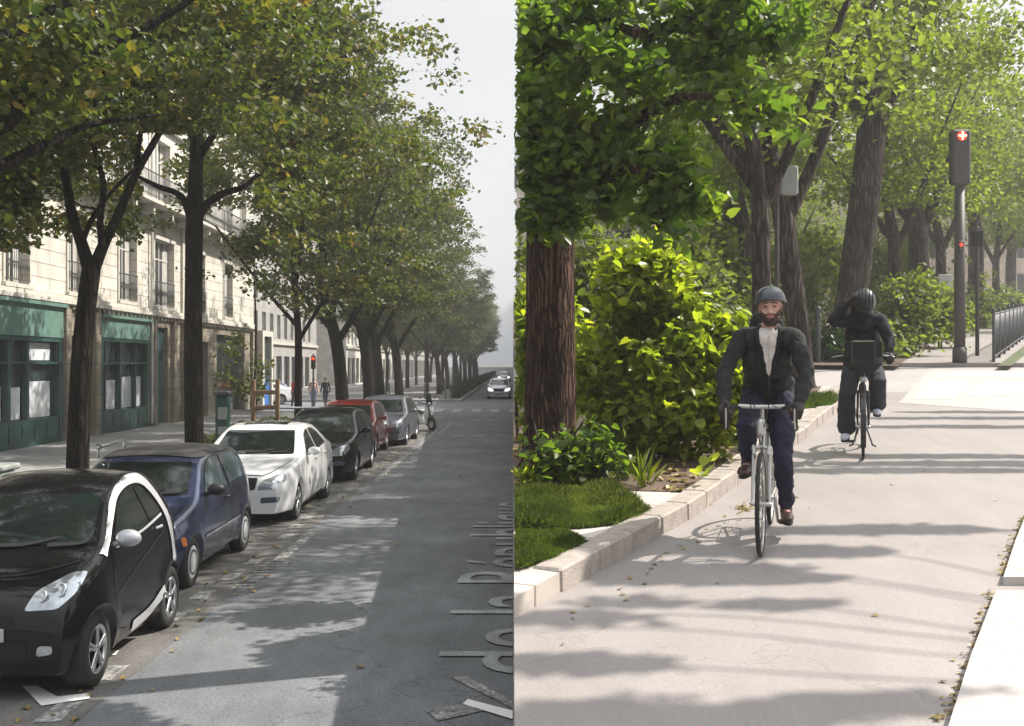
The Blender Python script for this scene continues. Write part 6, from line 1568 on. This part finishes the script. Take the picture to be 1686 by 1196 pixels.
    q = MB(); q.tube([ST, (0, -.27, .88)], .0135, 10); q.build('seat_post', 'bike_silver', r)
    ch = MB(); ch.lathe([(.02, .04), (.09, .040), (.098, .043), (.09, .046), (.02, .046)], Matrix.Translation(BB), 36); ch.build('chainring', 'bike_silver', r)
    for s_, a in ((1, crank), (-1, crank + PI)):
        p = V3(s_ * .075, BB[1] + .17 * math.sin(a), BB[2] + .17 * math.cos(a)); q = MB(); q.tube([(s_ * .055, BB[1], BB[2]), tuple(p)], [.012, .009], 8); co_ = q.build('crank', 'bike_silver', r)
        q = MB(); q.bbox((p.x + s_ * .055, p.y, p.z), (.095, .085, .022), bev=.005); q.build('pedal', 'bike_black', co_)
    q = MB(); q.tube([(.043, BB[1], BB[2] + .095), (.043, -.5, wr + .035)], .004, 5); q.tube([(.043, BB[1], BB[2] - .095), (.043, -.5, wr - .035)], .004, 5); q.build('chain', 'bike_black', r)
    if basket:
        for yc, a0, a1 in ((.5, -.5, 1.6), (-.5, .2, 2.7)):
            q = MB(); pts = [(yc + .362 * math.cos(a), wr + .362 * math.sin(a)) for a in np.linspace(a0, a1 + .3, 14)]
            for (y1, z1), (y2, z2) in zip(pts, pts[1:]): q.add([(-.026, y1, z1), (.026, y1, z1), (.026, y2, z2), (-.026, y2, z2), (0, y1 * 1.0, z1 + .006), (0, y2, z2 + .006)], [(0, 4, 5, 3), (4, 1, 2, 5)], True)
            q.build('mudguard', 'bike_black', r)
        for s_ in (1, -1):
            q = MB(); q.tube([(s_ * .04, -.02, .26), (s_ * .10, .02, .09)], .008, 8); q.tube([(s_ * .095, .02, .09), (s_ * .13, .03, .075)], .009, 8); q.build('kickstand_leg', 'bike_black', r)
        q = MB(); q.ell((0, .47, .82), (.04, .03, .035), 12, 8); q.build('headlight', 'lamp_glass', r)
        q = MB(); 
        for x in (-.12, .12): q.tube([(x, .38, .88), (x, .62, .90)], .006, 6)
        q.build('front_rack', 'bike_black', r)
    else:
        q = MB(); q.tube([(0, .43, .86), (0, .44, .80)], .03, 10); q.build('headlight', 'bike_silver', r)
    return r
# ---- front rider
M1 = place_rider(1253, 915, (-.305, -1.0))
bicycle(M1, 'silver framed racing bicycle with thin black tyres ridden by the front rider', 'bike_silver', dict(type='drop', z=.965), crank=R(8))
J1 = dict(pelvis=(0, -.25, 1.0), chest=(-.02, .00, 1.28), neck=(-.03, .075, 1.465), head=(-.045, .14, 1.60), hipR=(.088, -.24, .97), hipL=(-.088, -.24, .97),
    knR=(.115, .15, .80), knL=(-.115, .03, .59), anR=(.13, -.05, .545), anL=(-.13, -.12, .215), toeR=(.145, .12, .475), toeL=(-.15, .06, .15),
    shR=(.150, .05, 1.405), shL=(-.20, .05, 1.395), elR=(.265, .20, 1.17), elL=(-.275, .19, 1.17), wrR=(.235, .40, .975), wrL=(-.235, .40, .985),
    hdR=(0, .8, -.25), hdL=(0, .8, -.25), pnR=(-.35, -.1, -1), pnL=(.35, -.1, -1))
H1 = Matrix.Rotation(R(5), 3, 'X') @ Matrix.Rotation(R(3), 3, 'Y')
b1, jk1 = build_person('person', 'front rider in grey helmet, open dark jacket over white shirt and navy trousers', M1, J1,
    dict(head_rot=H1, tw=(.098, .086, .069, .066, .058, .052), trousers='fabric_navy', jacket='fabric_jacket', jw=(.185, .160, .180), aw=(.066, .060, .054, .053, .047, .040), shoes='leather_brown', gloves=True, curl=1.0, hem=.93, vox=.0048, folds=.030, skirt=.09))
face(b1, J1, H1)
hc = Vector(J1['head']); hm = dome(hc + H1 @ V3(0, -.014, .052), (.102, .124, .104), H1 @ Matrix.Rotation(R(2), 3, 'X'), -.06); hl = hm.build('helmet', 'helmet_shell', b1)
q = MB(); ang = np.linspace(R(28), R(152), 13); q.tube([hc + H1 @ V3(.100 * math.cos(a), -.012 + .126 * math.sin(a), .048 + .006 * math.sin(a)) for a in ang], .009, 8, ry=.5); q.build('visor', 'helmet_shell', hl)
for s in (1, -1): q = MB(); q.tube([hc + H1 @ V3(s * .088, .02, .02), hc + H1 @ V3(s * .078, .035, -.05), hc + H1 @ V3(s * .03, .045, -.115)], .005, 6); q.build('chin_strap', 'bike_black', hl)
q = MB(); q.add(*(lambda v: ([hc + H1 @ Vector(p) for p in v], [(0, 1, 2, 3)]))([(0, 0, 0)] * 4)) if False else None
sk = Skin([v.co.copy() for v in jk1.data.vertices], [tuple(p.vertices) for p in jk1.data.polygons])
sk.patch([[(a - .03, b - .01) for a, b in smooth_poly([(-.062, 1.455), (-.045, 1.33), (-.014, 1.18), (.010, 1.18), (.036, 1.32), (.060, 1.455), (.03, 1.47), (-.03, 1.47)], 3)]], 'B', 'shirt', 'fabric_shirt', b1, .014, .02)
for s in (1, -1):
    sk.patch([[(s * a - .03, b) for a, b in ((.060, 1.465), (.085, 1.43), (.062, 1.32), (.022, 1.17), (.010, 1.16), (.040, 1.32))]], 'B', 'lapel', 'fabric_lining', jk1, .018, .02)
    sk.strip([(s * .12 - .03, 1.45), (s * .115 - .03, 1.35), (s * .11 - .02, 1.22)], .042, 'B', 'backpack_strap', 'bag_black', jk1, .012)
sk.strip([(-.03, 1.17), (-.02, .98)], .012, 'B', 'zip', 'iron', jk1, .006, smooth=False)
sk.strip([(-.03, 1.42), (-.03, 1.19)], .006, 'B', 'shirt_placket', 'pm' if False else 'curtain', b1, .017, smooth=False)
for s in (1, -1): sk.patch([round_poly([(s * .05, 1.10), (s * .13, 1.10), (s * .13, 1.02), (s * .05, 1.02)][::s], .01)], 'B', 'pocket', 'fabric_jacket', jk1, .010, .02)
col_ = MB(); col_.tube([Vector(J1['neck']) + V3(.066 * math.cos(a), -.005 + .062 * math.sin(a), .012 - .035 * max(0, math.sin(a))) for a in np.linspace(R(-235) , R(55), 16)], .016, 8, ry=1.4); col_.build('collar', 'fabric_jacket', jk1)
bp = MB(); bp.tube([(0, -.32, 1.10), (0, -.24, 1.25), (0, -.14, 1.46)], [.13, .145, .12], 16, ry=.55)
bpo = remeshed(bp, 'backpack', 'bag_black', None, .012, 2, .01); bpo.matrix_basis = M1 @ Matrix.Translation((0, .045, .02)); tag(bpo, 'black backpack on the back of the front rider', 'backpack')
# ---- rear rider
M2 = place_rider(1421, 757, (-.315, -1.0))
bicycle(M2, 'black city bicycle seen head on with mudguards and a splayed stand under the rear rider', 'bike_black', dict(type='flat', z=1.06), basket=True, crank=PI * .86)
J2 = dict(pelvis=(0, -.26, 1.02), chest=(0, -.03, 1.27), neck=(0, .06, 1.465), head=(-.01, .145, 1.585), hipR=(.088, -.24, .97), hipL=(-.088, -.24, .97),
    knR=(.16, .03, .62), knL=(-.15, .10, .77), anR=(.165, -.06, .24), anL=(-.14, -.09, .50), toeR=(.19, .12, .16), toeL=(-.15, .10, .43),
    shR=(.175, .05, 1.41), shL=(-.175, .05, 1.41), elR=(.315, .16, 1.40), elL=(-.265, .14, 1.20), wrR=(.155, .17, 1.60), wrL=(-.255, .245, 1.085),
    hdR=(-.55, .0, .6), hdL=(-.1, .8, -.35), pnR=(-.6, -.2, -.3), pnL=(0, .1, -1))
H2 = Matrix.Rotation(R(-52), 3, 'X') @ Matrix.Rotation(R(-8), 3, 'Y')
b2_, jk2 = build_person('person', 'rear rider in black with bowed head and one hand raised to the helmet', M2, J2,
    dict(head_rot=H2, tw=(.105, .098, .088, .088, .095, .100), trousers='fabric_grey', jacket='fabric_black', jw=(.165, .165, .185), aw=(.075, .067, .06, .058, .052, .045), shoes='sneaker', gloves=True, curl=.8, hem=.93, vox=.006, folds=.018, skirt=.06))
b2_.data.materials[0] = MATS['fabric_black']
hc = Vector(J2['head']); hm = dome(hc + H2 @ V3(0, -.012, .042), (.112, .134, .115), H2 @ Matrix.Rotation(R(-4), 3, 'X'), -.12); hl = hm.build('helmet', 'helmet_black', b2_)
for k in (-2, -1, 0, 1, 2):
    q = MB(); q.tube([hc + H2 @ V3(k * .034, -.012 + .134 * math.cos(a) * math.sqrt(max(.05, 1 - (k * .034 / .112) ** 2)), .042 + .117 * math.sin(a) * math.sqrt(max(.05, 1 - (k * .034 / .112) ** 2))) for a in np.linspace(R(22), R(120), 9)], .0075, 6, ry=.5); q.build('vent_slot', 'underside', hl)
q = MB(); q.tube([hc + H2 @ V3(0, -.05, .02), hc + H2 @ V3(0, -.06, -.08), Vector(J2['neck']) + V3(0, -.04, -.05)], [.112, .118, .12], 16); q.tube([hc + H2 @ V3(0, .03, -.09), hc + H2 @ V3(0, .01, -.13), Vector(J2['neck']) + V3(0, .03, 0)], [.075, .09, .10], 14); remeshed(q, 'hood', 'fabric_black', b2_, .009, 2, .012)
q = MB(); q.tube([Vector(J2['neck']) + V3(.075 * math.cos(a), .01 + .075 * math.sin(a), 0.01) for a in np.linspace(0, 2 * PI, 18)], .052, 10, cap=False); q.ell(Vector(J2['neck']) + V3(0, .065, -.075), (.10, .055, .08), 16, 10); remeshed(q, 'scarf', 'fabric_black', b2_, .009, 2, .012)
q = MB(); q.ell(hc + H2 @ V3(0, .045, -.055), (.072, .070, .078), 18, 12, H2); q.ell(hc + H2 @ V3(0, .02, -.10), (.07, .07, .06), 16, 10, H2); q.build('face_scarf', 'fabric_grey', b2_)
# front bag
bg_ = MB(); bg_.bbox((0, 0, -.02), (.37, .20, .31), bev=.07); r = empty('front_bag'); r.matrix_basis = M2 @ Matrix.Translation((.0, .49, 1.08)); tag(r, 'black front bag with a thin lime stripe on the handlebar of the rear bicycle', 'bag')
remeshed(bg_, 'bag_body', 'bag_black', r, .012, 3, .014)
q = MB(); q.bbox((0.0, .06, .128), (.22, .03, .014), bev=.004); q.build('lime_stripe', 'reflective_lime', r)
q = MB(); q.bbox((0, .104, .05), (.36, .012, .16), bev=.005); q.build('front_flap', 'fabric_lining', r)
for s in (1, -1): q = MB(); q.bbox((s * .11, .112, .02), (.025, .01, .24), bev=.003); q.build('strap', 'black_plastic', r)
# ---- walkers far down the avenue
def walker(px, Y, z, rz, label, jacket, trousers, seed, step=.22):
    M = Matrix.Translation((XP(px, Y), Y, z)) @ Matrix.Rotation(rz, 4, 'Z')
    J = dict(pelvis=(0, 0, .95), chest=(0, .01, 1.25), neck=(0, 0, 1.46), head=(0, .02, 1.60), hipR=(.09, 0, .90), hipL=(-.09, 0, .90), knR=(.09, step * .6, .50), knL=(-.09, -.02, .49),
        anR=(.09, step, .10), anL=(-.09, -step, .13), toeR=(.10, step + .16, .04), toeL=(-.10, -step + .15, .03), shR=(.18, 0, 1.40), shL=(-.18, 0, 1.40), elR=(.24, -.08, 1.12), elL=(-.24, .02, 1.12),
        wrR=(.24, .02, .88), wrL=(-.24, .14, .90), hdR=(0, .1, -1), hdL=(0, .2, -1), pnR=(-1, 0, 0), pnL=(1, 0, 0))
    Hm = Matrix.Identity(3)
    b, jj = build_person('person', label, M, J, dict(head_rot=Hm, tw=(.095, .085, .07, .066, .06, .058), trousers=trousers, jacket=jacket, jw=(.15, .145, .175), aw=(.066, .058, .05, .048, .042, .038), shoes='leather_brown', curl=.35, hem=.95, vox=.009, folds=.012))
    h = dome(Vector(J['head']) + V3(0, -.015, .035), (.085, .105, .095), Hm, -.15); h.build('hair', 'hair_dark', b)
    return b
walker(516, 61.5, .0, R(200), 'walker in a pale pink top and blue jeans crossing the side street', 'fabric_pink', 'fabric_jeans', 1)
walker(536, 62.5, .0, R(30), 'walker in dark clothes just left of the thick leaning tree', 'fabric_black', 'fabric_navy', 2)
walker(486, 60.0, .0, R(160), 'walker in a red jacket beside the thin dark trunk', 'fabric_red', 'fabric_navy', 3)
HAZE = 1
if HAZE:
    hz = MB(); hz.box(-38, -4, -2, 75, 330, 40)
    m = bpy.data.materials.new('haze'); m.use_nodes = True; nt = m.node_tree; nt.nodes.clear()
    out = nt.nodes.new('ShaderNodeOutputMaterial'); pv = nt.nodes.new('ShaderNodeVolumePrincipled'); pv.inputs['Color'].default_value = (.95, .93, .90, 1); pv.inputs['Density'].default_value = .0016; pv.inputs['Anisotropy'].default_value = .3
    nt.links.new(pv.outputs[0], out.inputs['Volume'])
    o = hz.build('haze', m); tag(o, 'thin pale haze in the air over the street', 'haze', kind='stuff')
